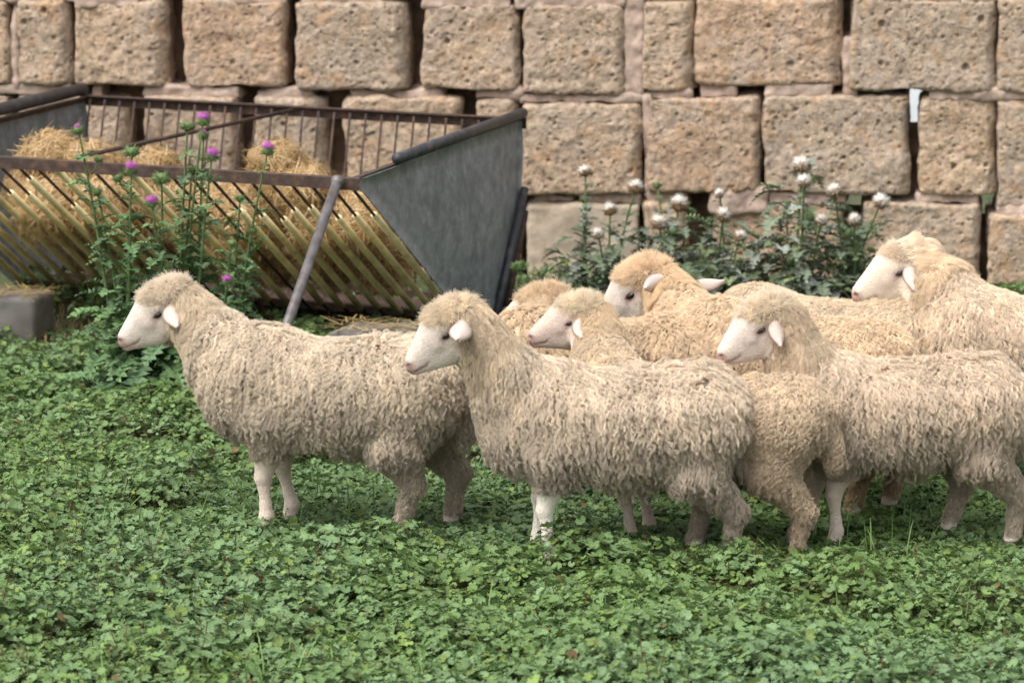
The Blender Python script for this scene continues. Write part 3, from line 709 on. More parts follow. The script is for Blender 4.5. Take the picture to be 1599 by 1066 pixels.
    # direction: hanging, combed a little to the rear, with lazy swirls
    g = np.tile(np.array([sp.get('comb', .22), 0, -1.0]), (m_, 1))
    sw = np.stack([vnoise(p, 9, sp['seed'] + k) for k in (1, 2, 3)], 1); sw2 = np.stack([vnoise(p, 34, sp['seed'] + k) for k in (4, 5, 6)], 1)
    g = g + sw * .34 + sw2 * .20 + rg.normal(0, .08, (m_, 3))
    toph = hd & (qh[:, 2] > .03)
    Ll = np.where(toph, Ll * (.5 + .5 * sstep(-qh[:, 0], -.07, .03)), Ll)
    g = np.where(toph[:, None], HR[:, 0] * .3 + sw2 * .35 + rg.normal(0, .5, (m_, 3)) + np.array([0, 0, -.15]), g)
    crest = np.zeros(m_, bool)
    if sp.get('crest'):
        crest = hd & (qh[:, 2] > -.02) & (qh[:, 0] < -.03)
        g = np.where(crest[:, None], -HR[:, 0] * 1.0 + np.array([.2, -.05, -.35]) + sw2 * .12 + rg.normal(0, .07, (m_, 3)), g); Ll = np.where(crest, .05, Ll)
    tg = g - n * (g * n).sum(1, keepdims=True); tl = np.linalg.norm(tg, axis=1, keepdims=True); tg = tg / np.maximum(tl, .35)
    lift = np.where(crest, .10, np.where(toph, .95, np.where(hd, .26, sp.get('lift', .22))))[:, None]
    bb1 = nrm(np.cross(tg + n * .2, n)); bb2 = n
    wl = rg.uniform(*sp.get('wave_len', (.028, .045)), m_); am = sp.get('wave_amp', .0032) * rg.uniform(.4, 1.5, m_) * np.where(hd, .45, 1); ph = rg.uniform(0, 6.28, m_)
    sp_c = sp.get('spiral', .5) * .45
    pts = np.empty((m_, NPTS, 3)); cur = p - n * .006
    droop = np.array([0, 0, -.25])
    for i in range(NPTS):
        w_ = i / (NPTS - 1); pts[:, i] = cur
        d = nrm(n * (lift * (1.5 - 1.15 * w_)) + tg * (.35 + .75 * w_) + droop * w_ * np.where(toph, .3, 1)[:, None]); cur = cur + d * (Ll / (NPTS - 1))[:, None]
    ws = np.linspace(0, 1, NPTS)[None, :]
    phs = ph[:, None] + 2 * math.pi * ws * (Ll / wl)[:, None]; amp = am[:, None] * np.minimum(1, ws * 2.2) * (1 + .5 * ws)
    pts = pts + bb1[:, None, :] * (amp * np.sin(phs))[..., None] + bb2[:, None, :] * (amp * np.cos(phs) * sp_c)[..., None]
    # fibres
    K = sp.get('fibres', 14)
    rad0 = np.where(hd, .0072, .0085); an = rg.uniform(0, 6.28, (m_, K)); rr = np.sqrt(rg.random((m_, K))) * rad0[:, None] * rg.uniform(.6, 1.45, (m_, 1))
    tap = (1 - np.where(hd, .25, .78)[:, None] * ws ** .6)[:, None, :] + np.where(rg.random((m_, K)) < .12, .7, 0)[..., None] * ws[:, None, :]
    o1 = (rr * np.cos(an))[..., None] * tap; o2 = (rr * np.sin(an))[..., None] * tap * .7
    fib = pts[:, None] + bb1[:, None, None, :] * o1[..., None] + np.cross(bb1, nrm(tg + n * .3))[:, None, None, :] * o2[..., None]
    fib = fib + (rg.normal(0, 1, (m_, K, 1, 3)) * np.where(hd & (qh[:, 2] > .02) & ~crest, .0055, .0016)[:, None, None, None] + rg.normal(0, .0006, fib.shape)) * ws[None, :, :, None] * 1.6
    # colour: cream wool, dustier low down and at the tips
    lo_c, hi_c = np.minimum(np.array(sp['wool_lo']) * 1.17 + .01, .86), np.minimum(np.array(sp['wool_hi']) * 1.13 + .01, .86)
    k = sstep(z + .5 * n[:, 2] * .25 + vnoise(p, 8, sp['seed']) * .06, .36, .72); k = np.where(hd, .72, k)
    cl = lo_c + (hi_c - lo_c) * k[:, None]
    grey = sp.get('head_grey'); 
    if grey is not None: cl = np.where(toph[:, None], np.array(grey), cl)
    cl = np.where(toph[:, None], np.minimum(cl * np.array([1.16, 1.17, 1.18]), .88), cl)
    cl = np.where((hd & ~toph)[:, None], cl * np.array(sp.get('cheek_tint', (1, .97, .9))), cl); cl = cl * (1 + .15 * vnoise(p, 45, 8) + .11 * vnoise(p, 14, 9))[:, None] * rg.uniform(.84, 1.12, (m_, 1))
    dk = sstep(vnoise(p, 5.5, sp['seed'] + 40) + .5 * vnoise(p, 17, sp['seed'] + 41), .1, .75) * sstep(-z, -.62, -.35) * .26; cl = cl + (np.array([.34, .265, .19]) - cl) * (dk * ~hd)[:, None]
    cf = cl[:, None, :] * rg.uniform(.80, 1.14, (m_, K, 1))
    tipd = sp.get('tip', .88); rootb = 1.06
    cp = cf[:, :, None, :] * (rootb + (tipd - rootb) * ws[None, :, :, None] ** 1.5)
    fr = sp.get('fib_r', .0005) * (1 - .45 * ws)[:, None, :] * np.ones((m_, K, 1))
    # a few bits of chaff caught in the wool
    ns = sp.get('chaff', 130); ci = rg.choice(m_, ns); ok = ~hd[ci]; ci = ci[ok]
    cen_ = pts[ci, 6] + n[ci] * .008; dd = nrm(rg.normal(size=(len(ci), 3))); ln = rg.uniform(.004, .018, len(ci))
    ch = cen_[:, None, :] + dd[:, None, :] * (np.linspace(-.5, .5, NPTS)[None, :, None] * ln[:, None, None])
    P = np.concatenate([fib.reshape(-1, NPTS, 3), ch]); C = np.concatenate([np.clip(cp, 0, .95).reshape(-1, NPTS, 3), np.tile(np.array([.78, .62, .30]), (len(ci), NPTS, 1))])
    Rr = np.concatenate([fr.reshape(-1, NPTS), np.full((len(ci), NPTS), .0016)])
    cu = bpy.data.hair_curves.new('fleece'); nC = len(P); cu.add_curves([NPTS] * nC)
    W = (l2w(P.reshape(-1, 3)) - base).astype(np.float32)
    cu.points.foreach_set('position', W.ravel())
    at = cu.attributes.get('radius') or cu.attributes.new('radius', 'FLOAT', 'POINT'); at.data.foreach_set('value', (Rr * S).astype(np.float32).ravel())
    at = cu.attributes.new('col', 'FLOAT_COLOR', 'POINT'); c4 = np.ones((nC * NPTS, 4), np.float32); c4[:, :3] = C.reshape(-1, 3); at.data.foreach_set('color', c4.ravel())
    cu.materials.append(M['wool']); link(bpy.data.objects.new('fleece', cu), root)
    # --- short hair on face and legs
    sw_ = (1 - fw) * (np.where(headf, 1.0, .6)) * ((cen[:, 2] > .045) & (headf | (cen[:, 2] < .34))) * (facing > -.4) * A
    al_f = (cen - Hc) @ HR / HS; sw_ = sw_ * ~(headf & (al_f[:, 0] > .186)) * ~(headf & (np.abs(al_f[:, 0] - .004) < .019) & (np.abs(al_f[:, 2]) < .011))
    nh = int(sw_.sum() / .0021 ** 2); pk = rg.choice(len(F), nh, p=sw_ / sw_.sum()); b1, b2 = rg.random(nh), rg.random(nh); Q = V[F[pk]]
    ph_ = (Q[:, 0] * ((1 - b1) * (1 - b2))[:, None] + Q[:, 1] * (b1 * (1 - b2))[:, None] + Q[:, 2] * (b1 * b2)[:, None] + Q[:, 3] * ((1 - b1) * b2)[:, None])
    nh_ = fn[pk]; hh_ = headf[pk]; fl = np.where(hh_[:, None], -HR[:, 0] + np.array([0, 0, -.45]), np.array([.1, 0, -1.0])) + rg.normal(0, .3, (nh, 3))
    fl = nrm(fl - nh_ * (fl * nh_).sum(1, keepdims=True)); ll = np.where(hh_, rg.uniform(.004, .009, nh), rg.uniform(.004, .008, nh))[:, None]
    hp_ = np.stack([ph_ - nh_ * .0005, ph_ + (fl * .55 + nh_ * .22) * ll, ph_ + (fl + nh_ * .2) * ll], 1)
    hc_ = col[F[pk]].mean(1) * np.where(hh_, 1.42, 1.4)[:, None] * rg.uniform(.86, 1.12, (nh, 1)); cv = bpy.data.hair_curves.new('short_hair'); cv.add_curves([3] * nh)
    cv.points.foreach_set('position', (l2w(hp_.reshape(-1, 3)) - base).astype(np.float32).ravel())
    at = cv.attributes.get('radius') or cv.attributes.new('radius', 'FLOAT', 'POINT'); at.data.foreach_set('value', np.tile(np.array([.00042, .00036, .00012], np.float32), nh))
    at = cv.attributes.new('col', 'FLOAT_COLOR', 'POINT'); c4 = np.ones((nh * 3, 4), np.float32); c4[:, :3] = np.repeat(np.clip(hc_, 0, .9), 3, 0); at.data.foreach_set('color', c4.ravel())
    cv.materials.append(M['wool']); link(bpy.data.objects.new('short_hair', cv), root)
    # --- ears, eyes, horns
    hw = lambda v: l2w(Hc + HR @ (np.asarray(v, float) * HS))
    hdv = lambda v: RZ @ (HR @ np.asarray(v, float))
    for sd in (1, -1):                    # head's left is +l in this frame (towards the viewer for a sheep facing left)
        e = dict(sp.get('ear', {})); e.update(sp.get('ear_far', {}) if sd == -1 else {})
        bpt = e.get('base', (-.062, .084, .008)); dv = e.get('dir', (.13, .7, -.64)); wv = e.get('wide', (.83, .2, .56))
        Vv, Ff, Cc = ear_mesh(hw((bpt[0], sd * bpt[1], bpt[2])), hdv((dv[0], sd * dv[1], dv[2])), hdv((wv[0], sd * wv[1], wv[2])) * sd, e.get('len', .108) * S * HS * 1.13, e.get('w', .074) * S * HS * 1.1,
                              np.array(e.get('inner', (.53, .37, .325))), np.array(e.get('outer', (.57, .465, .41))))
        mm = MB(); mm.add(Vv, Ff, Cc); mm.build('ear', M['ear'], root)
        mm = MB(); RM = np.stack([hdv((1, 0, 0)), hdv((0, 1, 0)), hdv((0, 0, 1))], 1)
        mm.blob(hw((.004, sd * .0675, .001)), np.array([.0175, .0115, .0102]) * S * HS, 14, 10, (0, 0, 0), RM); ey = mm.build('eye', M['eye'], root)
        mm = MB(); arc = [hw((.004 + .0205 * math.cos(t_), sd * (.0765 - .004 * abs(math.cos(t_)) * 2), .001 + .0105 * math.sin(t_))) for t_ in np.linspace(-.1, math.pi + .1, 9)]
        mm.tube(arc, .0032 * S * HS, 6, (.36, .27, .25)); mm.build('eyelid', M['face'], ey)
    return root

D = R_
def spec(u, v, yaw, scale, eye_uv, eye_y, hyaw, hpitch, label, seed, **kw):
    g = at_z(u, v, 0.0)
    sp = dict(at=(g[0], g[1], 0.0), yaw=D(yaw), scale=scale, eye_mid=at_y(eye_uv[0], eye_uv[1], eye_y), head_yaw=D(hyaw), head_pitch=D(hpitch), label=label, seed=seed,
              feet={('F', -1): (-.25, 0), ('F', 1): (-.23, 0), ('H', -1): (.33, 0), ('H', 1): (.37, 0)}, wool_lo=(.45, .38, .30), wool_hi=(.65, .555, .435))
    sp.update(kw); return sp
FLOCK = [
    spec(526, 830, 9, 1.02, (252, 486), 13.72, -8, 33, 'woolly cream sheep standing apart at the head of the flock, below the purple thistles', 101,
         feet={('F', -1): (-.25, 0), ('F', 1): (-.20, 0), ('H', -1): (.25, 0), ('H', 1): (.40, 0)}, wave_amp=.0036, wave_len=(.022, .034), spiral=.9, lx=.83, lock=.088, brow=.048),
    spec(955, 876, 1, .98, (698, 518), 12.94, -4, 38, 'cream sheep with white throat and ear held forward, long wavy fleece, nearest the camera', 102,
         feet={('F', -1): (-.24, 0), ('F', 1): (-.28, 0), ('H', -1): (.42, .0), ('H', 1): (.30, 0)}, lx=.82, leg_col=(.68, .62, .56), lock=.105, bare_throat=1, wool_lo=(.455, .385, .31), wool_hi=(.665, .56, .44),
         ear=dict(base=(-.078, .084, .012), dir=(.4, .8, -.24), wide=(.79, .1, .6), len=.115, w=.08), head_grey=(.69, .58, .435)),
    spec(1092, 858, 18, .905, (893, 500), 13.66, -15, 20, 'brownish curly sheep whose pinkish head rests over its neighbour\'s back', 103, wool_lo=(.49, .385, .275), wool_hi=(.65, .525, .385),
         feet={('F', -1): (-.27, 0), ('F', 1): (-.25, 0), ('H', -1): (.42, 0), ('H', 1): (.36, 0)}, lx=.98, face_col=(.57, .485, .43), cheek_dirt=.7, wave_amp=.0036, spiral=.9, wave_len=(.02, .03), lock=.06, brow=.055,
         head_grey=(.70, .60, .455), chaff=160, ear=dict(base=(-.05, .10, .012), len=.115, dir=(.15, .8, -.55), wide=(.94, .1, .34))),
    spec(945, 775, 2, .98, (838, 487), 14.33, 0, 20, 'sheep mostly hidden, only its pale snout and forehead showing between two heads', 104, wool_lo=(.30, .2, .125), wool_hi=(.66, .52, .36), brow=.03),
    spec(1226, 790, 33, 1.04, (1000, 456), 14.62, -8, 34, 'broad cream ewe turned away, both ears showing, in the middle of the flock', 105, wool_lo=(.46, .33, .21), wool_hi=(.70, .55, .385), head_scale=1.2, lock=.045,
         wave_amp=.0034, spiral=.8, wave_len=(.022, .034), brow=.05, ear=dict(base=(-.14, .10, -.012), dir=(.33, .85, -.02), wide=(-.2, .1, .95), len=.098, w=.052), ear_far=dict(base=(-.16, .07, -.065), dir=(-.6, .55, -.45), wide=(.3, .3, .8), len=.08, inner=(.42, .29, .24))),
    spec(1397, 848, -2, .95, (1187, 510), 13.24, -2, 33, 'fluffy sheep with a big pale forelock, in front of the sheep with raised head', 106, lx=.84, lock=.10, wool_lo=(.465, .385, .305), wool_hi=(.675, .56, .435),
         feet={('F', -1): (-.25, 0), ('F', 1): (-.33, 0), ('H', -1): (.43, 0), ('H', 1): (.22, 0)}, head_grey=(.70, .595, .46), head_lock=.033, head_scale=1.02, brow=.05,
         ear=dict(dir=(.38, .5, -.77), wide=(.84, .2, .54), len=.1, w=.062)),
    spec(1285, 740, 22, 1.0, (1095, 560), 15.3, 0, 62, 'sheep hidden behind the flock with only a strip of cream back showing', 107, wool_lo=(.5, .4, .29), wool_hi=(.70, .57, .42), lock=.04),
    spec(1640, 762, 4, 1.06, (1405, 421), 14.45, -4, 27, 'cream sheep with wool combed back from its brow, head raised above the others', 108, wool_lo=(.52, .41, .30), wool_hi=(.72, .59, .45), crest=True, neck=1.22, lock=.045, wave_amp=.003,
         brow=.06, head_lock=.018, face_col=(.64, .57, .50), ear=dict(base=(-.04, .098, .012), dir=(.3, .6, -.72), wide=(.88, .2, .45), len=.095, w=.058), head_scale=1.03),
]
for sp in FLOCK: make_sheep(sp)
#@@SHEEP_END

# ------------------------------------------------------------------ ground cover: mallow
def leaf_templates(nl=7):
    """pleated, lobed round leaf: centre, inner ring, outer ring"""
    k = 2 * nl; V = [(0, 0, 0)]
    for ring, rad in ((0, .55), (1, 1.0)):
        for i in range(k):
            t_ = (i / k) * 2 * math.pi * .93 + .22
            r = rad * (1.0 if i % 2 == 0 else (.86 if ring else 1.0)); z = (.10 if i % 2 == 0 else -.05) * rad + .16 * rad * rad
            V.append((r * math.cos(t_), r * math.sin(t_), z))
    F = []
    for i in range(k - 1):
        F.append((0, 1 + i, 2 + i)); a, b, c, d = 1 + i, 2 + i, 1 + k + i, 2 + k + i
        F.append((a, c, d)); F.append((a, d, b))
    return np.array(V), np.array(F)
LT, LF = leaf_templates()
rgm = np.random.default_rng(42)
def mallow():
    cen = []
    for _ in range(10500):
        y = rgm.uniform(10.9, 18.9) if rgm.random() < .55 else rgm.uniform(10.9, 14.2); hw_ = 799.5 / FPX * y * 1.03 + .95
        cen.append((rgm.uniform(-hw_, hw_), y))
    cen = np.array(cen)
    return cen
cen = mallow()
# Poisson-like thinning
key = np.floor(cen / .118).astype(int); _, f1 = np.unique(key, axis=0, return_index=True); cen = cen[f1]
pc = np.concatenate([cen, np.zeros((len(cen), 1))], 1)
hgt = .095 + .06 * vnoise(pc, 1.7, 3) + .06 * vnoise(pc, 5, 4); hgt = np.clip(hgt, .03, .22)
flock_zone = (cen[:, 1] > 12.95) & (cen[:, 1] < 14.6) & (cen[:, 0] > -1.25) & (cen[:, 1] > 13.3 - .45 * sstep(cen[:, 0], -.6, -.2))
hgt = np.where(flock_zone, hgt * .30 + .008, hgt)
lawn = sstep(cen[:, 1], 16.2, 18.2)       # thinner towards the feeder
keep = rgm.random(len(cen)) > lawn * .75; cen, hgt, lawn = cen[keep], hgt[keep], lawn[keep]
NLF = 84
npl = len(cen); n = npl * NLF
pid = np.repeat(np.arange(npl), NLF); rad = .105 * np.sqrt(rgm.random(n)) * (1 + .3 * rgm.random(n)) ; ang = rgm.uniform(0, 6.28, n)
lx = rad * np.cos(ang); ly = rad * np.sin(ang); dome = 1 - (rad / .15) ** 2 * .55
lz = hgt[pid] * dome * np.where(rgm.random(n) < .72, rgm.uniform(.82, 1.18, n), rgm.uniform(.3, .9, n))
pos = np.stack([cen[pid, 0] + lx, cen[pid, 1] + ly, np.maximum(lz, .012)], 1)
size = rgm.uniform(.0075, .0215, n) * np.where(rgm.random(n) < .1, 1.3, 1) * (1 + .2 * vnoise(pos, 1.3, 8))
tilt = np.stack([lx / .12 * .55, ly / .12 * .55, np.ones(n)], 1) + rgm.normal(0, .42, (n, 3)) * np.array([1, 1, .1])
zn = nrm(tilt); xa_ = rgm.normal(size=(n, 3)); xn = nrm(xa_ - zn * (xa_ * zn).sum(1, keepdims=True)); yn = np.cross(zn, xn)
cup = rgm.uniform(-.6, 1.6, n)
T = LT[None] * size[:, None, None]
Vw = pos[:, None] + xn[:, None] * T[..., :1] + yn[:, None] * T[..., 1:2] + zn[:, None] * (T[..., 2:] * cup[:, None, None])
nv = len(LT); Fm = (np.arange(n)[:, None, None] * nv + LF[None]).reshape(-1, 3)
pcol = np.array([(.124, .194, .060), (.134, .204, .076), (.108, .178, .048), (.144, .224, .098)])
base_c = pcol[rgm.integers(0, 4, npl)][pid] * .5 + pcol[rgm.integers(0, 4, n)] * .5
blue = sstep(vnoise(pos, .9, 12) + rgm.normal(0, .3, n), -.2, .6)[:, None]; base_c = base_c * (1 - blue * .4) + np.array([.15, .235, .135]) * blue * .4
yel = (rgm.random(n) < .07)[:, None]; base_c = np.where(yel, np.array([.165, .235, .06]), base_c)
brn = (rgm.random(n) < .006)[:, None]; base_c = np.where(brn, np.array([.15, .10, .045]), base_c)
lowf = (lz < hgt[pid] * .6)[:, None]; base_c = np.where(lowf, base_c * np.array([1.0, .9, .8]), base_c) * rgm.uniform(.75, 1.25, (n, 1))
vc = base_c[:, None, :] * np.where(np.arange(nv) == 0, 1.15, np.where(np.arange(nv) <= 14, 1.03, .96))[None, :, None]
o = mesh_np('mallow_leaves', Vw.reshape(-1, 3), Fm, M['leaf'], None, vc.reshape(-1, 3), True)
tag(o, 'dense carpet of lobed green mallow leaves covering the paddock', 'ground cover', None, 'stuff')
# stalks: green and dry red-brown
m_ = n // 5; sel = rgm.choice(n, m_, replace=False); top = pos[sel]; bot = np.stack([cen[pid[sel], 0] + rgm.normal(0, .025, m_), cen[pid[sel], 1] + rgm.normal(0, .025, m_), np.zeros(m_)], 1)
dry = (rgm.random(m_) < .22) & (vnoise(bot, 2.3, 31) > -.1); top = top + np.where(dry[:, None], (top - bot) * np.array([.1, .1, .55]) * rgm.random((m_, 1)), 0)
side = nrm(np.cross(top - bot, rgm.normal(size=(m_, 3)))) * np.where(dry, .0026, .0013)[:, None]; s2 = nrm(np.cross(top - bot, side)) * .0013
Vst = np.stack([bot + side, bot - side * .5 + s2, bot - side * .5 - s2, top + side * .7, top - side * .35 + s2 * .7, top - side * .35 - s2 * .7], 1)
Fst = (np.arange(m_)[:, None, None] * 6 + np.array([(0, 1, 4, 3), (1, 2, 5, 4), (2, 0, 3, 5)])[None]).reshape(-1, 4)
cst = np.where(dry[:, None], np.array([.16, .075, .04]), np.array([.11, .15, .05])) * rgm.uniform(.7, 1.2, (m_, 1))
o = mesh_np('mallow_stalks', Vst.reshape(-1, 3), Fst, M['grass'], None, np.repeat(cst, 6, 0))
tag(o, 'thin green and dry red-brown stalks standing among the mallow leaves', 'ground cover', None, 'stuff')
# grass: short tufts by the feeder, odd blades in the weeds
def blades(P0, hts, colf, name, label):
    n = len(P0); an = rgm.uniform(0, 6.28, n); dr = np.stack([np.cos(an), np.sin(an), np.zeros(n)], 1); wv = np.stack([-np.sin(an), np.cos(an), np.zeros(n)], 1) * rgm.uniform(.0015, .0032, (n, 1))
    lean = rgm.uniform(.1, .9, n)[:, None]; V = np.empty((n, 7, 3)); h_ = hts[:, None]
    for i, k in enumerate((0, .45, .8)):
        q = P0 + dr * h_ * lean * k * k + UP * h_ * k * (1 - .25 * lean * k); V[:, 2 * i] = q - wv * (1 - .3 * k); V[:, 2 * i + 1] = q + wv * (1 - .3 * k)
    V[:, 6] = P0 + dr * h_ * lean + UP * h_ * (1 - .25 * lean)
    b = np.arange(n)[:, None] * 7; F = np.concatenate([np.concatenate([b + np.array([0, 1, 3, 2]), b + np.array([2, 3, 5, 4])]).ravel(), (b + np.array([4, 5, 6])).ravel()])
    o = mesh_np(name, V.reshape(-1, 3), F, M['grass'], None, np.repeat(colf, 7, 0), True, None, np.concatenate([np.full(2 * n, 4), np.full(n, 3)]).astype(np.int32))
    return tag(o, label, 'grass', None, 'stuff')
nb = 26000; gy_ = rgm.uniform(15.6, 18.9, nb); gx_ = rgm.uniform(-1, 1, nb) * (gy_ * .138 * 1.04 + .9); P0 = np.stack([gx_, gy_, np.zeros(nb)], 1)
ok = (vnoise(P0, 3, 5) + rgm.normal(0, .3, nb)) > -.15; P0 = P0[ok]; nb = len(P0)
drk = sstep(vnoise(P0, 1.6, 21) + (P0[:, 1] - 17.0) * .35, -.1, .5)[:, None]
gc = (np.array([.10, .19, .055]) * (1 - drk) + np.array([.27, .19, .09]) * drk) * rgm.uniform(.6, 1.3, (nb, 1))
blades(P0, rgm.uniform(.02, .075, nb), gc, 'feeder_grass', 'short green and dry grass on the ground around the feeder')
nb = 2600; gy_ = rgm.uniform(11, 15.5, nb); gx_ = rgm.uniform(-1, 1, nb) * (gy_ * .138 * 1.04 + .3); P0 = np.stack([gx_, gy_, np.zeros(nb)], 1)
ok = (vnoise(P0, 1.6, 15) + .35 * sstep(gx_, 1.0, 1.7)) > .12; P0 = P0[ok]; nb = len(P0)
blades(P0, rgm.uniform(.08, .19, nb), np.array([.13, .22, .06]) * rgm.uniform(.7, 1.35, (nb, 1)), 'tall_grass', 'scattered taller grass blades growing through the mallow')
#@@GREEN_END

# ------------------------------------------------------------------ thistles
def spiny_leaf(mb, p, d, length, width, rg, col, sag=.35):
    """a jagged thistle leaf: midrib with saw-tooth lobes that stand up on both sides"""
    d = nrm(d); sdv = nrm(np.cross(d, UP)); n = 7; V = []; F = []
    for i in range(n + 1):
        t_ = i / n; c = p + d * length * t_ - UP * length * sag * t_ * t_
        V.append(c)
    prof = lambda t_: width * (.35 + 1.1 * math.sin(math.pi * min(1, t_ * .95 + .05)) ** .8) * (1 - .55 * t_)
    for sgn in (-1, 1):
        for i in range(n):
            t0, t1 = i / n, (i + 1) / n; a, b = V[i], V[i + 1]
            k = len(V); wv = prof((t0 + t1) / 2) * rg.uniform(.8, 1.25)
            tip = a + (b - a) * rg.uniform(.7, 1.2) + sdv * sgn * wv + UP * wv * rg.uniform(.05, .55)
            V.append(tip); k2 = len(V); inn = a + (b - a) * .5 + sdv * sgn * wv * .5 + UP * wv * rg.uniform(.25, .5); V.append(inn)
            F += [(i, k2, i + 1), (k2, k, i + 1)] if sgn > 0 else [(i, i + 1, k2), (k2, i + 1, k)]
    mb.add(V, F, np.array(col) * rg.uniform(.75, 1.25))
def spikes(mb, c, axis, rad, n, length, w_, col, rg, lo=-.2, hi=1.0, jitter=.15):
    """needles fanning out round an axis; lo..hi = cosine range"""
    axis = nrm(axis); e1 = nrm(np.cross(axis, [.3, .8, .2])); e2 = np.cross(axis, e1)
    for _ in range(n):
        cz = rg.uniform(lo, hi); sz = math.sqrt(max(0, 1 - cz * cz)); a = rg.uniform(0, 6.28)
        d = nrm(axis * cz + (e1 * math.cos(a) + e2 * math.sin(a)) * sz + rg.normal(0, jitter, 3)); s1 = nrm(np.cross(d, [.2, .1, .9])) * w_; s2 = nrm(np.cross(d, s1)) * w_
        b = c + d * rad; tpp = c + d * (rad + length * rg.uniform(.7, 1.2))
        mb.add([b + s1, b - s1 * .5 + s2, b - s1 * .5 - s2, tpp], [(0, 1, 3), (1, 2, 3), (2, 0, 3)], np.array(col) * rg.uniform(.75, 1.25))
def flower(root, p, axis, r, kind, rg):
    axis = nrm(axis); mb = MB(); GR = (.10, .16, .055); BR_ = (.20, .12, .055)
    base = BR_ if kind == 'seed' else GR
    mb.blob(p, (r * .8, r * .8, r * .75), 10, 7, base)
    if kind == 'seed': spikes(mb, p, axis, r * .7, 60, r * .55, r * .13, (.26, .17, .085), rg, -.5, .45)
    spikes(mb, p, axis, r * .7, 70 if kind != 'seed' else 55, r * .75, r * .085, base if kind == 'seed' else (.13, .19, .07), rg, -.55, .65)
    if kind == 'star': spikes(mb, p, axis, r * .6, 34, r * 1.1, r * .10, (.15, .20, .08), rg, -.35, .5)
    hd = mb.build('flower_head', M['thistle'], root)
    if kind in ('purple', 'tip'):
        mb = MB(); k = 1.0 if kind == 'purple' else .5
        spikes(mb, p + axis * r * .25, axis, r * .35, int(150 * k), r * (1.15 if kind == 'purple' else .6), r * .06, (.46, .115, .42), rg, .45 if kind == 'purple' else .8, 1.0, .1)
        mb.build('florets', M['petal'], hd)
    if kind == 'seed':
        r *= rg.uniform(.9, 1.1); mb = MB(); spikes(mb, p + axis * r * .2, axis, r * .3, 210, r * 1.15, r * .07, (.76, .71, .64), rg, .1, 1.0, .25); mb.build('seed_fluff', M['petal'], hd)
def thistle(base, heads, label, group, seed, nleaf, spread, hgt_, lcol, leafl=(.07, .165), leafy=.75, bush=0):
    rg = np.random.default_rng(seed); base = np.asarray(base, float)
    root = empty('thistle', tuple(float(q) for q in base), label, 'thistle', group)
    st = MB(); lf = MB()
    for (p, r, kind) in heads:
        p = np.asarray(p, float); st0 = base + np.array([rg.normal(0, .03), rg.normal(0, .03), 0]); dd = p - st0
        mid = st0 + dd * .5 + np.array([dd[0] * -.12, dd[1] * -.1, dd[2] * .06]) + np.append(rg.normal(0, .012, 2), 0)
        T_ = np.linspace(0, 1, 12)[:, None]; C = st0 * (1 - T_) ** 2 + 2 * mid * T_ * (1 - T_) + p * T_ ** 2
        st.tube(C, np.linspace(.0085, .0042, 12), 6, (.125, .185, .075)); ax = nrm(C[-1] - C[-2])
        flower(root, p, ax + rg.normal(0, .12, 3), r, kind, rg)
        nl = int(nleaf * 3.0 * rg.uniform(.8, 1.2))
        for j in range(nl):
            k = rg.random() ** 1.25 * .93; q = C[int(k * 11)] * (1 - (k * 11) % 1) + C[min(11, int(k * 11) + 1)] * ((k * 11) % 1)
            a = rg.uniform(0, 6.28); l = rg.uniform(*leafl) * (1.05 - .62 * k); d = np.array([math.cos(a), math.sin(a), rg.uniform(.25, 1.0)])
            spiny_leaf(lf, q, d, l, l * .26, rg, lcol[rg.integers(0, len(lcol))], rg.uniform(.2, .6))
        # side buds on short twigs
        for j in range(rg.integers(0, 2)):
            k = rg.uniform(.5, .85); q = C[int(k * 11)]; a = rg.uniform(0, 6.28); e = q + np.array([math.cos(a) * .05, math.sin(a) * .05, .07])
            st.tube([q, (q + e) / 2 + np.array([math.cos(a) * .012, 0, -.006]), e], .0028, 5, (.125, .185, .075)); flower(root, e, (math.cos(a) * .5, math.sin(a) * .5, 1), r * .7, 'star' if kind != 'seed' else 'bud', rg)
    for j in range(bush):
        a = rg.uniform(0, 6.28); rr = spread * math.sqrt(rg.random()); z = hgt_ * rg.random() ** 1.1 * (1 - .6 * (rr / spread) ** 2); q = base + np.array([rr * math.cos(a), rr * math.sin(a) * .6, z])
        l = rg.uniform(*leafl); d = np.array([math.cos(a) + rg.normal(0, .6), math.sin(a) + rg.normal(0, .6), rg.uniform(-.1, .9)])
        spiny_leaf(lf, q, d, l, l * .28, rg, lcol[rg.integers(0, len(lcol))], rg.uniform(.2, .7))
    st.build('stem', M['thistle'], root); o = lf.build('leaves', M['thistle'], root, smooth=False); o['kind'] = 'stuff'
    return root
LG = [(.11, .19, .07), (.09, .16, .065), (.13, .21, .085), (.085, .145, .07)]
GG = [(.18, .21, .15), (.15, .185, .12), (.24, .265, .22), (.11, .145, .08), (.165, .21, .10)]
YL = 15.75
hp = lambda L_, y: [(at_y(u, v, y + dy), r, k) for (u, v, dy, r, k) in L_]
thistle(at_z(195, 628, 0) + np.array([0, 0, 0]), hp([(122, 203, .05, .026, 'tip'), (206, 238, 0, .03, 'star'), (205, 266, -.06, .026, 'purple'), (152, 300, .1, .022, 'bud')], YL), 'tall purple-flowered thistle nearest the frame edge, in front of the feeder', 'purple thistles by the feeder', 51, 15, .14, .5, LG, leafl=(.10, .22), bush=80)
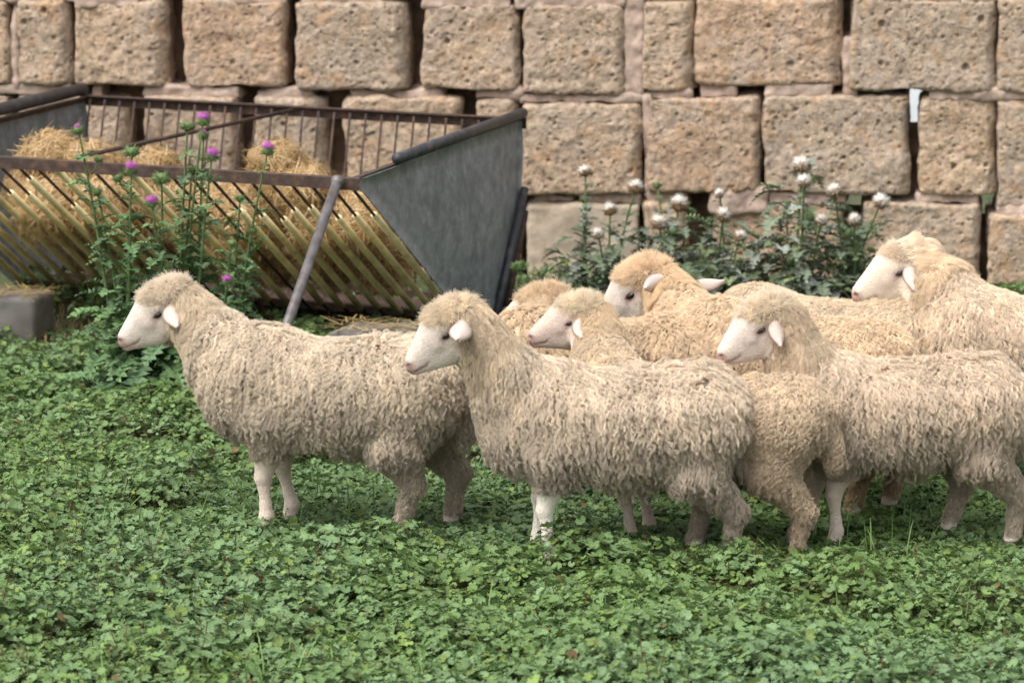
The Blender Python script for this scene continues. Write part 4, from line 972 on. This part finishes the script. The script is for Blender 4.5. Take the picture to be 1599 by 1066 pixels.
thistle(at_z(285, 628, 0), hp([(293, 198, .06, .028, 'star'), (317, 190, 0, .027, 'purple'), (318, 212, .05, .024, 'tip'), (331, 245, -.05, .026, 'purple'), (252, 279, -.06, .034, 'star'), (237, 318, -.1, .025, 'purple'), (300, 265, .12, .02, 'bud')], YL), 'tallest thistle with purple flowers, in front of the middle of the feeder bars', 'purple thistles by the feeder', 52, 14, .16, .55, LG, leafl=(.10, .22), bush=110)
thistle(at_z(352, 628, 0), hp([(418, 236, 0, .027, 'purple'), (375, 310, .05, .022, 'bud'), (394, 360, .08, .02, 'bud'), (355, 440, -.1, .02, 'purple'), (362, 380, -.1, .018, 'bud')], YL), 'thistle leaning towards the feeder leg, one purple flower on its long bent stem', 'purple thistles by the feeder', 53, 13, .15, .45, LG, leafl=(.10, .22), bush=80)
YR = 18.25
SG = 'seeding thistles along the wall'
thistle(at_y(915, 505, YR), hp([(914, 270, 0, .028, 'seed'), (911, 312, .05, .02, 'tip'), (880, 430, -.05, .018, 'bud')], YR), 'slim seeding thistle standing before the smooth pale wall block', SG, 61, 20, .2, .5, GG, bush=60)
thistle(at_y(960, 505, YR), hp([(953, 330, 0, .03, 'seed'), (934, 367, -.2, .028, 'seed'), (993, 294, -.05, .034, 'seed')], YR), 'seeding thistle with three white fluffy heads right of the pale block', SG, 62, 15, .25, .5, GG, bush=110)
thistle(at_y(1045, 505, YR - .1), hp([(1060, 322, 0, .04, 'seed'), (1029, 350, -.25, .036, 'seed'), (1026, 290, -.05, .022, 'bud'), (1080, 330, .04, .022, 'star')], YR), 'bushy thistle with the broadest white seed head of the middle clump', SG, 63, 16, .3, .6, GG, bush=190)
thistle(at_y(1125, 505, YR), hp([(1130, 337, -.25, .034, 'seed'), (1124, 304, -.1, .022, 'seed'), (1156, 370, -.3, .028, 'seed'), (1105, 345, .06, .024, 'star')], YR), 'seeding thistle with small white heads beside the dark wall recess', SG, 64, 19, .24, .56, GG, bush=180)
thistle(at_y(1245, 505, YR - .05), hp([(1252, 260, -.2, .04, 'seed'), (1256, 286, -.35, .03, 'seed'), (1283, 345, -.3, .026, 'seed'), (1216, 375, -.05, .024, 'star'), (1229, 318, .05, .02, 'bud')], YR), 'tallest of the seeding thistles, its top white head above all the others', SG, 65, 22, .24, .86, GG, bush=250)
thistle(at_y(1320, 505, YR), hp([(1303, 300, -.3, .034, 'seed'), (1334, 345, -.3, .03, 'seed'), (1375, 318, -.2, .034, 'seed'), (1360, 390, 0, .02, 'bud')], YR), 'spreading seeding thistle just above the raised sheep\'s face', SG, 66, 16, .28, .55, GG, bush=130)
thistle(at_y(1185, 505, YR - .15), hp([(1180, 405, 0, .02, 'bud'), (1205, 400, 0, .018, 'star')], YR), 'low leafy thistle without seed heads between the taller ones', SG, 67, 12, .22, .34, GG, bush=60)
thistle(at_y(818, 560, 17.0), hp([(809, 415, 0, .03, 'star'), (845, 447, .05, .032, 'star')], 17.0), 'small spiny green thistle by the feeder\'s near corner post', 'purple thistles by the feeder', 68, 10, .12, .2, LG, bush=24)
